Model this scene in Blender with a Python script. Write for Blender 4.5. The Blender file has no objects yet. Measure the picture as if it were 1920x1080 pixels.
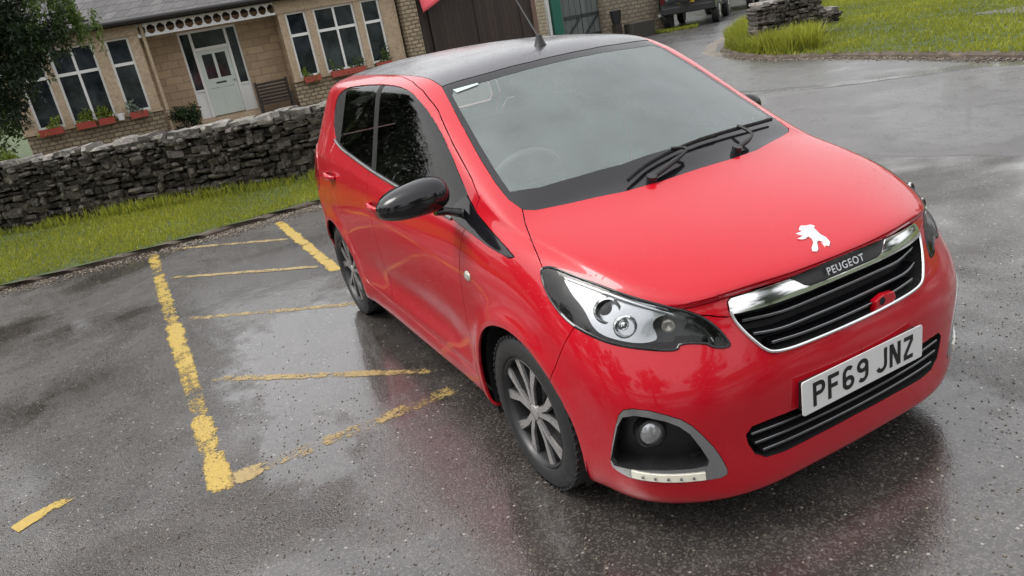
import bpy, bmesh, math, random
import numpy as np
from mathutils import Vector, Matrix, geometry
from mathutils.bvhtree import BVHTree
from mathutils.kdtree import KDTree
rnd = random.Random(7)
SC = bpy.context.scene
COL = SC.collection
# ------------------------------------------------------------------ camera
def make_camera():
    y, p, r = 2.72175974, .35312831, -.18412783
    fw = Vector((math.cos(p)*math.cos(y), math.cos(p)*math.sin(y), -math.sin(p)))
    rt = Vector((math.sin(y), -math.cos(y), 0)); up = rt.cross(fw)
    R = math.cos(r)*rt+math.sin(r)*up; U = -math.sin(r)*rt+math.cos(r)*up
    M = Matrix(((R.x, U.x, -fw.x, 0), (R.y, U.y, -fw.y, 0), (R.z, U.z, -fw.z, 0), (0, 0, 0, 1)))
    cd = bpy.data.cameras.new('camera'); cd.sensor_width = 36; cd.lens = 36*1397.67/1920
    cd.clip_start = .05; cd.clip_end = 3000
    co = bpy.data.objects.new('camera', cd); COL.objects.link(co)
    co.matrix_world = Matrix.Translation((2.08042, -1.71139, 1.61243)) @ M
    SC.camera = co
make_camera()
# ------------------------------------------------------------------ sky and sun (overcast, rain)
SUN_EL, SUN_AZ = math.radians(58), math.radians(200)
w = bpy.data.worlds.new("World"); SC.world = w; w.use_nodes = True
nt = w.node_tree; bg = nt.nodes['Background']
sky = nt.nodes.new('ShaderNodeTexSky'); sky.sky_type = 'NISHITA'; sky.sun_disc = False
sky.sun_elevation = SUN_EL; sky.sun_rotation = SUN_AZ; sky.air_density = 1.5; sky.dust_density = 6; sky.ozone_density = 1
hs = nt.nodes.new('ShaderNodeHueSaturation'); hs.inputs['Saturation'].default_value = .22
nt.links.new(sky.outputs[0], hs.inputs['Color'])
cm = nt.nodes.new('ShaderNodeTexCoord'); cn = nt.nodes.new('ShaderNodeTexNoise'); cn.inputs['Scale'].default_value = 2.2; cn.inputs['Detail'].default_value = 5
cr = nt.nodes.new('ShaderNodeMapRange'); cr.inputs[1].default_value = .3; cr.inputs[2].default_value = .7; cr.inputs[3].default_value = .75; cr.inputs[4].default_value = 1.2
mx = nt.nodes.new('ShaderNodeVectorMath'); mx.operation = 'SCALE'
nt.links.new(cm.outputs['Generated'], cn.inputs['Vector']); nt.links.new(cn.outputs['Fac'], cr.inputs[0])
nt.links.new(hs.outputs['Color'], mx.inputs[0]); nt.links.new(cr.outputs[0], mx.inputs['Scale'])
ov = nt.nodes.new('ShaderNodeMix'); ov.data_type = 'RGBA'; ov.inputs[0].default_value = .55; ov.inputs[7].default_value = (6.1, 6.05, 6.1, 1)   # even overcast layer
nt.links.new(mx.outputs[0], ov.inputs[6]); nt.links.new(ov.outputs[2], bg.inputs['Color']); bg.inputs['Strength'].default_value = .15
sl = bpy.data.lights.new('sun', 'SUN'); sl.energy = .8; sl.angle = math.radians(25); sl.color = (1, .97, .92)
so = bpy.data.objects.new('sun', sl); COL.objects.link(so)
sd = Vector((math.cos(SUN_EL)*math.sin(SUN_AZ), math.cos(SUN_EL)*math.cos(SUN_AZ), math.sin(SUN_EL)))
so.rotation_euler = sd.to_track_quat('Z', 'Y').to_euler()
SC.view_settings.view_transform = 'Standard'; SC.view_settings.look = 'None'
SC.view_settings.exposure = .80; SC.view_settings.gamma = 1
SC.cycles.max_bounces = 10; SC.cycles.transparent_max_bounces = 24; SC.cycles.caustics_reflective = False; SC.cycles.caustics_refractive = False

# ------------------------------------------------------------------ object helpers
def tag(o, label=None, cat=None, group=None, kind=None):
    if label: o['label'] = label
    if cat: o['category'] = cat
    if group: o['group'] = group
    if kind: o['kind'] = kind
    return o
def empty(name, loc=(0, 0, 0), rz=0, **k):
    o = bpy.data.objects.new(name, None); COL.objects.link(o); o.location = loc; o.rotation_euler = (0, 0, rz)
    o.empty_display_size = .1
    return tag(o, **k)
def link_mesh(name, me, mats, parent=None, **k):
    o = bpy.data.objects.new(name, me); COL.objects.link(o)
    for m in (mats if isinstance(mats, (list, tuple)) else [mats]): me.materials.append(m)
    if parent is not None: o.parent = parent
    return tag(o, **k)
class MB:
    def __init__(s): s.v = []; s.f = []; s.m = []
    def add(s, V, F, mi=0):
        b = len(s.v); s.v += [tuple(p) for p in V]; s.f += [[b+i for i in f] for f in F]; s.m += [mi]*len(F); return s
    def box(s, c, size, rz=0, mi=0, M=None):
        hx, hy, hz = size[0]/2, size[1]/2, size[2]/2
        V = [Vector((x, y, z)) for x in (-hx, hx) for y in (-hy, hy) for z in (-hz, hz)]
        R = Matrix.Rotation(rz, 3, 'Z') if M is None else M
        V = [R @ p+Vector(c) for p in V]
        return s.add(V, [(0, 1, 3, 2), (4, 6, 7, 5), (0, 4, 5, 1), (2, 3, 7, 6), (0, 2, 6, 4), (1, 5, 7, 3)], mi)
    def bx(s, x0, x1, y0, y1, z0, z1, mi=0): return s.box(((x0+x1)/2, (y0+y1)/2, (z0+z1)/2), (x1-x0, y1-y0, z1-z0), 0, mi)
    def tube(s, P, r, n=8, cap=True, mi=0, closed=False, flat=1.0, up=None):
        P = [Vector(p) for p in P]; N = len(P); rr = r if isinstance(r, (list, tuple)) else [r]*N
        V = []; prev = None
        for i in range(N):
            if closed: t = P[(i+1) % N]-P[i-1]
            else: t = P[min(i+1, N-1)]-P[max(i-1, 0)]
            t.normalize()
            if prev is None:
                a = Vector(up) if up is not None else (Vector((0, 0, 1)) if abs(t.z) < .9 else Vector((1, 0, 0)))
            else: a = prev
            a = (a-t*a.dot(t)).normalized(); prev = a; b = t.cross(a)
            for k in range(n):
                th = 2*math.pi*k/n
                V.append(P[i]+a*math.cos(th)*rr[i]*flat+b*math.sin(th)*rr[i])
        F = []
        for i in range(N if closed else N-1):
            j = (i+1) % N
            for k in range(n): F.append((i*n+k, i*n+(k+1) % n, j*n+(k+1) % n, j*n+k))
        if cap and not closed: F += [tuple(range(n))[::-1], tuple((N-1)*n+k for k in range(n))]
        return s.add(V, F, mi)
    def lathe(s, prof, c, axis='Y', n=48, mi=0, a0=0, closed=False):
        V = []
        for k in range(n):
            th = 2*math.pi*k/n+a0
            for (r, h) in prof:
                x, z = r*math.cos(th), r*math.sin(th)
                p = {'Y': (x, h, z), 'Z': (x, z, h), 'X': (h, x, z)}[axis]
                V.append((c[0]+p[0], c[1]+p[1], c[2]+p[2]))
        m = len(prof); F = []
        for k in range(n):
            j = (k+1) % n
            for i in range(m-1 if not closed else m):
                i2 = (i+1) % m
                F.append((k*m+i, j*m+i, j*m+i2, k*m+i2))
        return s.add(V, F, mi)
    def prism(s, pts, z0, z1, M=None, mi=0):
        n = len(pts); V = [Vector((x, y, z0)) for x, y in pts]+[Vector((x, y, z1)) for x, y in pts]
        if M is not None: V = [M @ p for p in V]
        tri = geometry.tessellate_polygon([[Vector((x, y, 0)) for x, y in pts]])
        F = [tuple(t)[::-1] for t in tri]+[tuple(i+n for i in t) for t in tri]
        area = sum(pts[i][0]*pts[(i+1) % n][1]-pts[(i+1) % n][0]*pts[i][1] for i in range(n))
        for i in range(n):
            j = (i+1) % n; F.append((i, j, j+n, i+n) if area > 0 else (j, i, i+n, j+n))
        return s.add(V, F, mi)
    def build(s, name, mats, parent=None, smooth=None, bevel=0, fix=True, **k):
        me = bpy.data.meshes.new(name); me.from_pydata(s.v, [], s.f)
        for p, m in zip(me.polygons, s.m): p.material_index = m
        if fix or bevel:
            bm = bmesh.new(); bm.from_mesh(me)
            bmesh.ops.recalc_face_normals(bm, faces=bm.faces)
            if bevel:
                es = [e for e in bm.edges if len(e.link_faces) == 2 and e.calc_face_angle(0) > .5]
                bmesh.ops.bevel(bm, geom=es, offset=bevel, segments=2, profile=.6, affect='EDGES', clamp_overlap=True)
            bm.to_mesh(me); bm.free()
        me.update()
        if smooth is not None:
            me.polygons.foreach_set('use_smooth', [True]*len(me.polygons))
            me.set_sharp_from_angle(angle=math.radians(smooth))
        return link_mesh(name, me, mats, parent, **k)
def np_mesh(name, V, F, mats, parent=None, cols=None, **k):
    """V (n,3), F (m,k) fast mesh; cols: per-face float 'rnd' attribute"""
    V = np.asarray(V, np.float32); F = np.asarray(F, np.int32)
    me = bpy.data.meshes.new(name); me.vertices.add(len(V)); me.vertices.foreach_set('co', V.ravel())
    me.loops.add(F.size); me.loops.foreach_set('vertex_index', F.ravel())
    me.polygons.add(len(F)); me.polygons.foreach_set('loop_start', np.arange(0, F.size, F.shape[1], dtype=np.int32))
    me.update(calc_edges=True)
    if cols is not None:
        a = me.attributes.new('rnd', 'FLOAT', 'FACE'); a.data.foreach_set('value', np.asarray(cols, np.float32))
    return link_mesh(name, me, mats, parent, **k)

def split_pieces(o):
    """every disconnected piece of o becomes an object of its own with the same name and parent"""
    bm = bmesh.new(); bm.from_mesh(o.data); bm.verts.ensure_lookup_table(); seen = set(); comps = []
    for v in bm.verts:
        if v.index in seen: continue
        st = [v]; seen.add(v.index); c = []
        while st:
            a = st.pop(); c.append(a.index)
            for e in a.link_edges:
                b = e.other_vert(a)
                if b.index not in seen: seen.add(b.index); st.append(b)
        comps.append(set(c))
    bm.free()
    if len(comps) < 2: return [o]
    out = []
    for k, c in enumerate(comps):
        me = o.data.copy(); bm = bmesh.new(); bm.from_mesh(me); bm.verts.ensure_lookup_table()
        bmesh.ops.delete(bm, geom=[v for v in bm.verts if v.index not in c], context='VERTS'); bm.to_mesh(me); bm.free()
        if k == 0: first = me; out.append(o)
        else: n = o.copy(); n.data = me; COL.objects.link(n); out.append(n)
    o.data = first; return out
# ------------------------------------------------------------------ materials
class NT:
    def __init__(s, name):
        s.mat = bpy.data.materials.new(name); s.mat.use_nodes = True; s.t = s.mat.node_tree
        s.b = s.t.nodes['Principled BSDF']; s.out = s.t.nodes['Material Output']
    def n(s, typ, **kw):
        nd = s.t.nodes.new(typ)
        for k, v in kw.items():
            if k.startswith('i_'): nd.inputs[k[2:].replace('_', ' ')].default_value = v
            else: setattr(nd, k, v)
        return nd
    def l(s, a, b): s.t.links.new(a, b)
    def coord(s, scale=(1, 1, 1), kind='Object'):
        tc = s.n('ShaderNodeTexCoord'); mp = s.n('ShaderNodeMapping'); mp.inputs['Scale'].default_value = scale
        s.l(tc.outputs[kind], mp.inputs[0]); return mp.outputs[0]
    def noise(s, vec, scale, detail=4, rough=.5, dist=0):
        nd = s.n('ShaderNodeTexNoise'); nd.inputs['Scale'].default_value = scale; nd.inputs['Detail'].default_value = detail
        nd.inputs['Roughness'].default_value = rough; nd.inputs['Distortion'].default_value = dist
        s.l(vec, nd.inputs['Vector']); return nd.outputs['Fac']
    def ramp(s, fac, stops):
        r = s.n('ShaderNodeValToRGB'); e = r.color_ramp.elements
        while len(e) < len(stops): e.new(.5)
        for el, (p, c) in zip(e, stops):
            el.position = p; el.color = (c, c, c, 1) if not isinstance(c, (tuple, list)) else (*c[:3], 1)
        s.l(fac, r.inputs[0]); return r.outputs[0]
    def rng(s, fac, a, b, c, d):
        m = s.n('ShaderNodeMapRange'); m.inputs[1].default_value = a; m.inputs[2].default_value = b
        m.inputs[3].default_value = c; m.inputs[4].default_value = d; s.l(fac, m.inputs[0]); return m.outputs[0]
    def mix(s, fac, a, b):
        m = s.n('ShaderNodeMix', data_type='RGBA')
        for sock, v in ((0, fac), (6, a), (7, b)):
            if isinstance(v, (int, float)): m.inputs[sock].default_value = v
            elif isinstance(v, (tuple, list)): m.inputs[sock].default_value = (*v[:3], 1)
            else: s.l(v, m.inputs[sock])
        return m.outputs[2]
    def math(s, op, a, b=0.0):
        m = s.n('ShaderNodeMath', operation=op)
        for i, v in enumerate((a, b)):
            if isinstance(v, (int, float)): m.inputs[i].default_value = v
            else: s.l(v, m.inputs[i])
        return m.outputs[0]
    def bump(s, h, strength=.5, dist=.01, normal=None):
        b = s.n('ShaderNodeBump'); b.inputs['Strength'].default_value = strength; b.inputs['Distance'].default_value = dist
        s.l(h, b.inputs['Height'])
        if normal is not None: s.l(normal, b.inputs['Normal'])
        return b.outputs[0]
    def set(s, **kw):
        for k, v in kw.items():
            k = k.replace('_', ' ')
            if isinstance(v, (int, float)): s.b.inputs[k].default_value = v
            elif isinstance(v, (tuple, list)): s.b.inputs[k].default_value = (*v[:3], 1)
            else: s.l(v, s.b.inputs[k])
        return s
def flat(name, col, rough=.5, metal=0, var=0.12, scale=30, coat=0, bump=0, spec=.5):
    m = NT(name); v = m.coord(); f = m.noise(v, scale, 3)
    c2 = tuple(c*(1-var) for c in col); c3 = tuple(min(1, c*(1+var)) for c in col)
    m.set(Base_Color=m.mix(f, c2, c3), Roughness=m.rng(f, .3, .7, rough*.85, min(1, rough*1.15)), Metallic=metal)
    if coat: m.set(Coat_Weight=coat, Coat_Roughness=.04)
    m.b.inputs['Specular IOR Level'].default_value = spec
    if bump: m.set(Normal=m.bump(f, bump, .004))
    return m.mat
def droplet_height(m, scale=220, amount=.45):
    """raised round water beads"""
    v = m.coord(); vo = m.n('ShaderNodeTexVoronoi'); vo.inputs['Scale'].default_value = scale; vo.inputs['Randomness'].default_value = 1
    m.l(v, vo.inputs['Vector'])
    sep = m.n('ShaderNodeSeparateColor'); m.l(vo.outputs['Color'], sep.inputs[0])
    size = m.rng(sep.outputs[0], 1-amount, 1, 0, .42)
    return m.math('MAXIMUM', m.math('SUBTRACT', size, vo.outputs['Distance']), 0.0), sep
def mat_paint():
    m = NT('red car paint'); h, _ = droplet_height(m, 130, .4)
    v = m.coord(); f = m.noise(v, 3, 4, .6)
    m.set(Base_Color=m.mix(f, (.44, .0010, .010), (.50, .0014, .014)), Roughness=.45, Coat_Weight=1.0,
          Coat_Roughness=m.rng(f, .35, .65, .02, .07), Coat_IOR=1.46)
    m.b.inputs['Specular IOR Level'].default_value = .15
    m.l(m.bump(h, .55, .004), m.b.inputs['Coat Normal'])
    # inner face of the panels: dark primer
    inner = m.n('ShaderNodeBsdfDiffuse'); inner.inputs['Color'].default_value = (.02, .02, .022, 1)
    g = m.n('ShaderNodeNewGeometry'); mi = m.n('ShaderNodeMixShader')
    m.l(g.outputs['Backfacing'], mi.inputs[0]); m.l(m.b.outputs[0], mi.inputs[1]); m.l(inner.outputs[0], mi.inputs[2])
    m.l(mi.outputs[0], m.out.inputs[0]); return m.mat
def mat_roof():
    m = NT('black roof paint'); h, _ = droplet_height(m, 95, .75)
    v = m.coord(); f = m.noise(v, 6, 4, .6)
    m.set(Base_Color=(.022, .021, .028), Roughness=.42, Coat_Weight=1.0, Coat_Roughness=m.rng(f, .3, .7, .12, .3), Coat_IOR=1.6)
    nb = m.bump(h, .8, .006); m.l(nb, m.b.inputs['Coat Normal']); m.l(nb, m.b.inputs['Normal'])
    return m.mat
def mat_glass(name, tint, haze, hazecol=(.55, .60, .60), rough=.02, ior=1.52):
    m = NT(name); tr = m.n('ShaderNodeBsdfTransparent'); tr.inputs[0].default_value = (*tint, 1)
    gl = m.n('ShaderNodeBsdfGlossy'); gl.inputs['Roughness'].default_value = rough
    df = m.n('ShaderNodeBsdfDiffuse'); df.inputs['Color'].default_value = (*hazecol, 1)
    v = m.coord(); f = m.noise(v, 5, 5, .6)
    h, _ = droplet_height(m, 120, .5)
    m1 = m.n('ShaderNodeMixShader')
    if haze > 0:
        m.l(m.math('ADD', m.rng(f, .3, .7, haze*.8, haze*1.2), m.math('MULTIPLY', h, .25)), m1.inputs[0])
    else: m1.inputs[0].default_value = 0
    m.l(tr.outputs[0], m1.inputs[1]); m.l(df.outputs[0], m1.inputs[2])
    fr = m.n('ShaderNodeFresnel'); fr.inputs['IOR'].default_value = ior
    b = m.bump(h, .3, .003); m.l(b, gl.inputs['Normal'])
    m2 = m.n('ShaderNodeMixShader'); m.l(fr.outputs[0], m2.inputs[0])
    # leaving the glass from behind: no second interface
    m.l(m1.outputs[0], m2.inputs[1]); m.l(gl.outputs[0], m2.inputs[2]); m.l(m2.outputs[0], m.out.inputs[0])
    return m.mat
def mat_asphalt(name, base=.05, coarse=1.0, wet=(.10, .42), tint=(1, .90, .84), marks=None, puddle=None, film=1.0):
    m = NT(name); v = m.coord(); big = m.noise(v, .55, 4, .55, .3); mid = m.noise(v, 5, 5, .6)
    vo = m.n('ShaderNodeTexVoronoi'); vo.inputs['Scale'].default_value = 150; m.l(v, vo.inputs['Vector'])
    fine = m.noise(v, 160, 3, .7)
    sep = m.n('ShaderNodeSeparateColor'); m.l(vo.outputs['Color'], sep.inputs[0])
    c = m.mix(m.rng(mid, .3, .7, 0, 1), tuple(base*.62*t for t in tint), tuple(base*1.25*t for t in tint))
    vs = m.n('ShaderNodeTexVoronoi'); vs.inputs['Scale'].default_value = 48; m.l(v, vs.inputs['Vector']); sp2 = m.n('ShaderNodeSeparateColor'); m.l(vs.outputs['Color'], sp2.inputs[0])
    c = m.mix(m.math('MULTIPLY', m.rng(sep.outputs[0], .55, 1, 0, 1), .40*coarse), c, (.17, .155, .14))
    chip = m.math('MULTIPLY', m.rng(sp2.outputs[0], .90, .96, 0, 1), m.rng(vs.outputs['Distance'], .30, .16, 0, 1))
    c = m.mix(m.math('MULTIPLY', chip, .75*coarse), c, (.34, .32, .29))
    c = m.mix(m.math('MULTIPLY', m.rng(fine, .5, .72, 0, 1), .35), c, (base*.35,)*3)
    pm = m.rng(big, .40, .56, 0, film)          # 1 = film of standing water
    if puddle is not None:
        for (px, py, rx, ry, amt) in puddle:
            mp = m.n('ShaderNodeMapping'); mp.vector_type = 'POINT'
            mp.inputs['Location'].default_value = (-px/rx, -py/ry, 0); mp.inputs['Scale'].default_value = (1/rx, 1/ry, 0)
            tc = m.n('ShaderNodeTexCoord'); m.l(tc.outputs['Object'], mp.inputs[0])
            ln = m.n('ShaderNodeVectorMath', operation='LENGTH'); m.l(mp.outputs[0], ln.inputs[0])
            wob = m.math('ADD', ln.outputs['Value'], m.rng(mid, .2, .8, -.35, .35))
            pm = m.math('MAXIMUM', pm, m.rng(wob, 1.1, .6, 0, amt))
    rgh = m.mix(pm, m.rng(mid, .3, .7, wet[1]*.8, wet[1]*1.2), (wet[0],)*3)
    hgt = m.math('ADD', m.math('ADD', m.math('MULTIPLY', vo.outputs['Distance'], -.7), m.math('MULTIPLY', fine, .6)), m.math('MULTIPLY', m.noise(v, 34, 4, .6), .35))
    st = m.rng(pm, 0, 1, .75*coarse, .12)
    b = m.n('ShaderNodeBump'); b.inputs['Distance'].default_value = .006; m.l(st, b.inputs['Strength']); m.l(hgt, b.inputs['Height'])
    m.set(Base_Color=c, Roughness=rgh, Normal=b.outputs[0]); m.l(m.rng(pm, 0, 1, .6, 1.0), m.b.inputs['Specular IOR Level'])
    m.l(m.rng(pm, .2, 1, 0, .75), m.b.inputs['Coat Weight']); m.b.inputs['Coat Roughness'].default_value = .05; m.b.inputs['Coat IOR'].default_value = 1.36
    m.l(m.bump(mid, .10, .01), m.b.inputs['Coat Normal'])
    return m.mat
def mat_yellow(name='worn yellow paint', c1=(.32, .22, .05), c2=(.52, .37, .07)):
    m = NT(name); v = m.coord(); n1 = m.noise(v, 9, 6, .75); n2 = m.noise(v, 70, 4, .8); n3 = m.noise(v, 1.7, 2, .5)
    at = m.n('ShaderNodeAttribute'); at.attribute_name = 'rnd'
    wear = m.math('ADD', m.math('ADD', m.math('MULTIPLY', n1, .9), m.math('MULTIPLY', n2, .55)), m.math('MULTIPLY', n3, .35))
    a = m.rng(m.math('SUBTRACT', wear, at.outputs['Fac']), -.05, .10, 0, 1)
    m.set(Base_Color=m.mix(m.rng(n2, .3, .7, 0, 1), c1, c2), Roughness=.30, Alpha=a,
          Normal=m.bump(n2, .4, .004)); return m.mat
def mat_stone(name, cols, scale=6, rough=.85, bump=.6, attr=True, lichen=0.0, wet=.5):
    m = NT(name); v = m.coord(); n1 = m.noise(v, scale, 6, .65); n2 = m.noise(v, scale*6, 5, .7)
    f = m.rng(n1, .3, .7, 0, 1)
    if attr:
        at = m.n('ShaderNodeAttribute'); at.attribute_name = 'rnd'; f = m.math('ADD', m.math('MULTIPLY', at.outputs['Fac'], .75), m.math('MULTIPLY', f, .25))
    k = len(cols); c = m.ramp(f, [(i/(k-1), cc) for i, cc in enumerate(cols)])
    c = m.mix(m.rng(n2, .35, .7, 0, .6), c, tuple(x*.35 for x in cols[0]))
    if lichen: c = m.mix(m.math('MULTIPLY', m.rng(m.noise(v, scale*1.7, 5, .7), .52, .66, 0, 1), lichen), c, (.42, .41, .35))
    m.set(Base_Color=c, Roughness=rough*wet+.3, Normal=m.bump(n2, bump, .02)); return m.mat
def mat_leaf(name, c1, c2, c3, trans=.25):
    m = NT(name); at = m.n('ShaderNodeAttribute'); at.attribute_name = 'rnd'
    m.set(Base_Color=m.ramp(at.outputs['Fac'], [(0, c1), (.55, c2), (1, c3)]), Roughness=.5)
    m.b.inputs['Specular IOR Level'].default_value = .35
    tl = m.n('ShaderNodeBsdfTranslucent'); tl.inputs[0].default_value = (*[min(1, x*1.6) for x in c3], 1)
    mi = m.n('ShaderNodeMixShader'); mi.inputs[0].default_value = trans; m.l(m.b.outputs[0], mi.inputs[1]); m.l(tl.outputs[0], mi.inputs[2])
    m.l(mi.outputs[0], m.out.inputs[0]); return m.mat
PAINT = mat_paint(); ROOFP = mat_roof()
GLOSSBLACK = flat('gloss black plastic', (.008, .008, .010), .10, var=.1)
BLACK = flat('black plastic', (.014, .014, .015), .42, bump=.1)
MATTE = flat('dark void plastic', (.006, .006, .006), .8)
CHROME = flat('chrome', (.90, .91, .92), .10, 1, .03)
SATIN = flat('satin chrome', (.24, .245, .25), .30, .8, .05)
PODCH = flat('pod chrome trim', (.46, .47, .48), .20, .95, .05)
SILVER = flat('silver reflector', (.50, .51, .53), .22, .8, .1, 12)
RUBBER = flat('tyre rubber', (.018, .018, .019), .55, bump=.2)
ALLOY = flat('machined alloy', (.40, .39, .385), .28, .55, .2, 20, coat=.4)
ALLOYD = flat('dark alloy paint', (.045, .044, .046), .38, .4, .1)
DISC = flat('brake disc steel', (.25, .23, .21), .4, .9, .2, 40)
LENS = mat_glass('clear lamp lens', (.97, .98, .98), 0.0, rough=.02)
SCREEN = mat_glass('rain misted windscreen', (.86, .92, .90), .15, (.60, .73, .72), .025, ior=1.9)
TINT = mat_glass('dark side glass', (.26, .28, .27), .0, (.3, .33, .33), .02)
WHITEPL = flat('white plate', (.74, .75, .74), .35, var=.05)
YELLOWPL = flat('yellow plate', (.80, .60, .03), .4, var=.05)
INK = flat('black ink', (.006, .006, .006), .45)
WHEELM = flat('grey steering wheel rim', (.22, .22, .225), .5)
TRIM = flat('grey interior', (.10, .10, .105), .75, bump=.2)
FABRIC = flat('seat fabric', (.035, .035, .04), .9, bump=.4)
REDLAMP = flat('red lamp', (.35, .006, .006), .15, coat=1)
LEDW = flat('frosted led', (.86, .83, .70), .25, coat=.5)
CLEARW = flat('clear indicator', (.55, .52, .45), .15, .2, coat=1)

# ------------------------------------------------------------------ car body surface (metres; x forward, front axle at x=0)
def rows(x, L): return [(x if len(p)==2 else p[0], p[-2], p[-1]) for p in L]
ST=[
 rows(.42,[(.46,.655,.145),(.485,.69,.18),(.495,.705,.34),(.49,.712,.50),(.455,.70,.61),(.44,.66,.69),(.455,.61,.735),(.475,.57,.762),(.50,.52,.785),(.56,.38,.795),(.595,.2,.80),(.605,0,.80)]),
 rows(.26,[(.72,.155),(.757,.19),(.775,.36),(.785,.52),(.775,.66),(.735,.755),(.27,.68,.82),(.28,.64,.843),(.30,.59,.857),(.36,.40,.868),(.40,.2,.872),(.41,0,.873)]),
 rows(0,[(.74,.165),(.785,.205),(.80,.40),(.803,.58),(.79,.73),(.76,.84),(.72,.889),(.68,.908),(0.02,.63,.922),(.07,.42,.938),(.10,.2,.948),(.11,0,.951)]),
 rows(-.18,[(.745,.17),(.79,.21),(.805,.40),(.808,.60),(.80,.76),(.77,.87),(.735,.915),(-.16,.70,.94),(-.14,.65,.962),(-.09,.42,.987),(-.05,.2,1.0),(-.03,0,1.005)]),
 rows(-.40,[(.745,.17),(.79,.21),(.80,.40),(.805,.60),(.80,.76),(.775,.89),(.745,.955),(.705,1.03),(.64,1.09),(-.36,.40,1.135),(-.33,.2,1.155),(-.32,0,1.16)]),
 rows(-.67,[(.745,.17),(.787,.21),(.795,.40),(.80,.60),(.80,.76),(.775,.90),(.75,.965),(.69,1.15),(.615,1.24),(-.64,.40,1.28),(-.62,.2,1.30),(-.61,0,1.305)]),
 rows(-.95,[(.745,.17),(.787,.21),(.79,.40),(.795,.60),(.80,.77),(.775,.91),(.75,.975),(.67,1.25),(.59,1.365),(-.94,.39,1.408),(-.92,.2,1.427),(-.915,0,1.432)]),
 rows(-1.3,[(.745,.17),(.787,.21),(.79,.40),(.795,.60),(.80,.78),(.775,.93),(.75,1.0),(.665,1.28),(.59,1.39),(.40,1.438),(.2,1.456),(0,1.46)]),
 rows(-1.75,[(.745,.17),(.787,.21),(.795,.40),(.80,.60),(.80,.79),(.775,.96),(.75,1.03),(.66,1.295),(.59,1.395),(.40,1.442),(.2,1.46),(0,1.465)]),
 rows(-2.2,[(.745,.17),(.787,.22),(.802,.40),(.812,.60),(.805,.80),(.78,.98),(.75,1.06),(.65,1.29),(.582,1.395),(.39,1.435),(.2,1.45),(0,1.453)]),
 rows(-2.55,[(.72,.19),(.77,.24),(.79,.41),(.80,.60),(.795,.80),(.765,.98),(-2.53,.73,1.07),(-2.50,.635,1.29),(-2.47,.57,1.372),(-2.47,.38,1.41),(-2.47,.2,1.425),(-2.47,0,1.43)]),
 rows(-2.73,[(.65,.22),(.70,.28),(.73,.42),(.745,.60),(.74,.80),(-2.71,.70,.96),(-2.69,.66,1.06),(-2.63,.57,1.24),(-2.58,.51,1.30),(-2.60,.36,1.335),(-2.61,.2,1.35),(-2.61,0,1.355)]),
]
FR=[[(.645,0,.145),(.672,0,.18),(.682,0,.34),(.69,0,.50),(.667,0,.61),(.645,0,.69),(.635,0,.735),(.622,0,.77)],
    [(.64,.2,.145),(.668,.2,.18),(.676,.2,.34),(.683,.2,.50),(.658,.2,.61),(.635,.2,.69),(.625,.2,.735),(.612,.2,.768)],
    [(.61,.45,.145),(.638,.465,.18),(.635,.48,.34),(.635,.485,.50),(.605,.47,.61),(.58,.44,.687),(.572,.42,.735),(.566,.40,.766)]]
RE=[[(-2.77,0,.22),(-2.82,0,.28),(-2.84,0,.42),(-2.845,0,.60),(-2.83,0,.80),(-2.80,0,.96),(-2.76,0,1.06),(-2.68,0,1.25)],
    [(-2.77,.2,.22),(-2.815,.2,.28),(-2.835,.2,.42),(-2.84,.2,.60),(-2.825,.2,.80),(-2.795,.2,.96),(-2.755,.2,1.06),(-2.68,.2,1.25)],
    [(-2.75,.42,.22),(-2.79,.43,.28),(-2.805,.45,.42),(-2.81,.45,.60),(-2.80,.45,.80),(-2.77,.42,.96),(-2.73,.4,1.06),(-2.66,.37,1.24)]]

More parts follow.
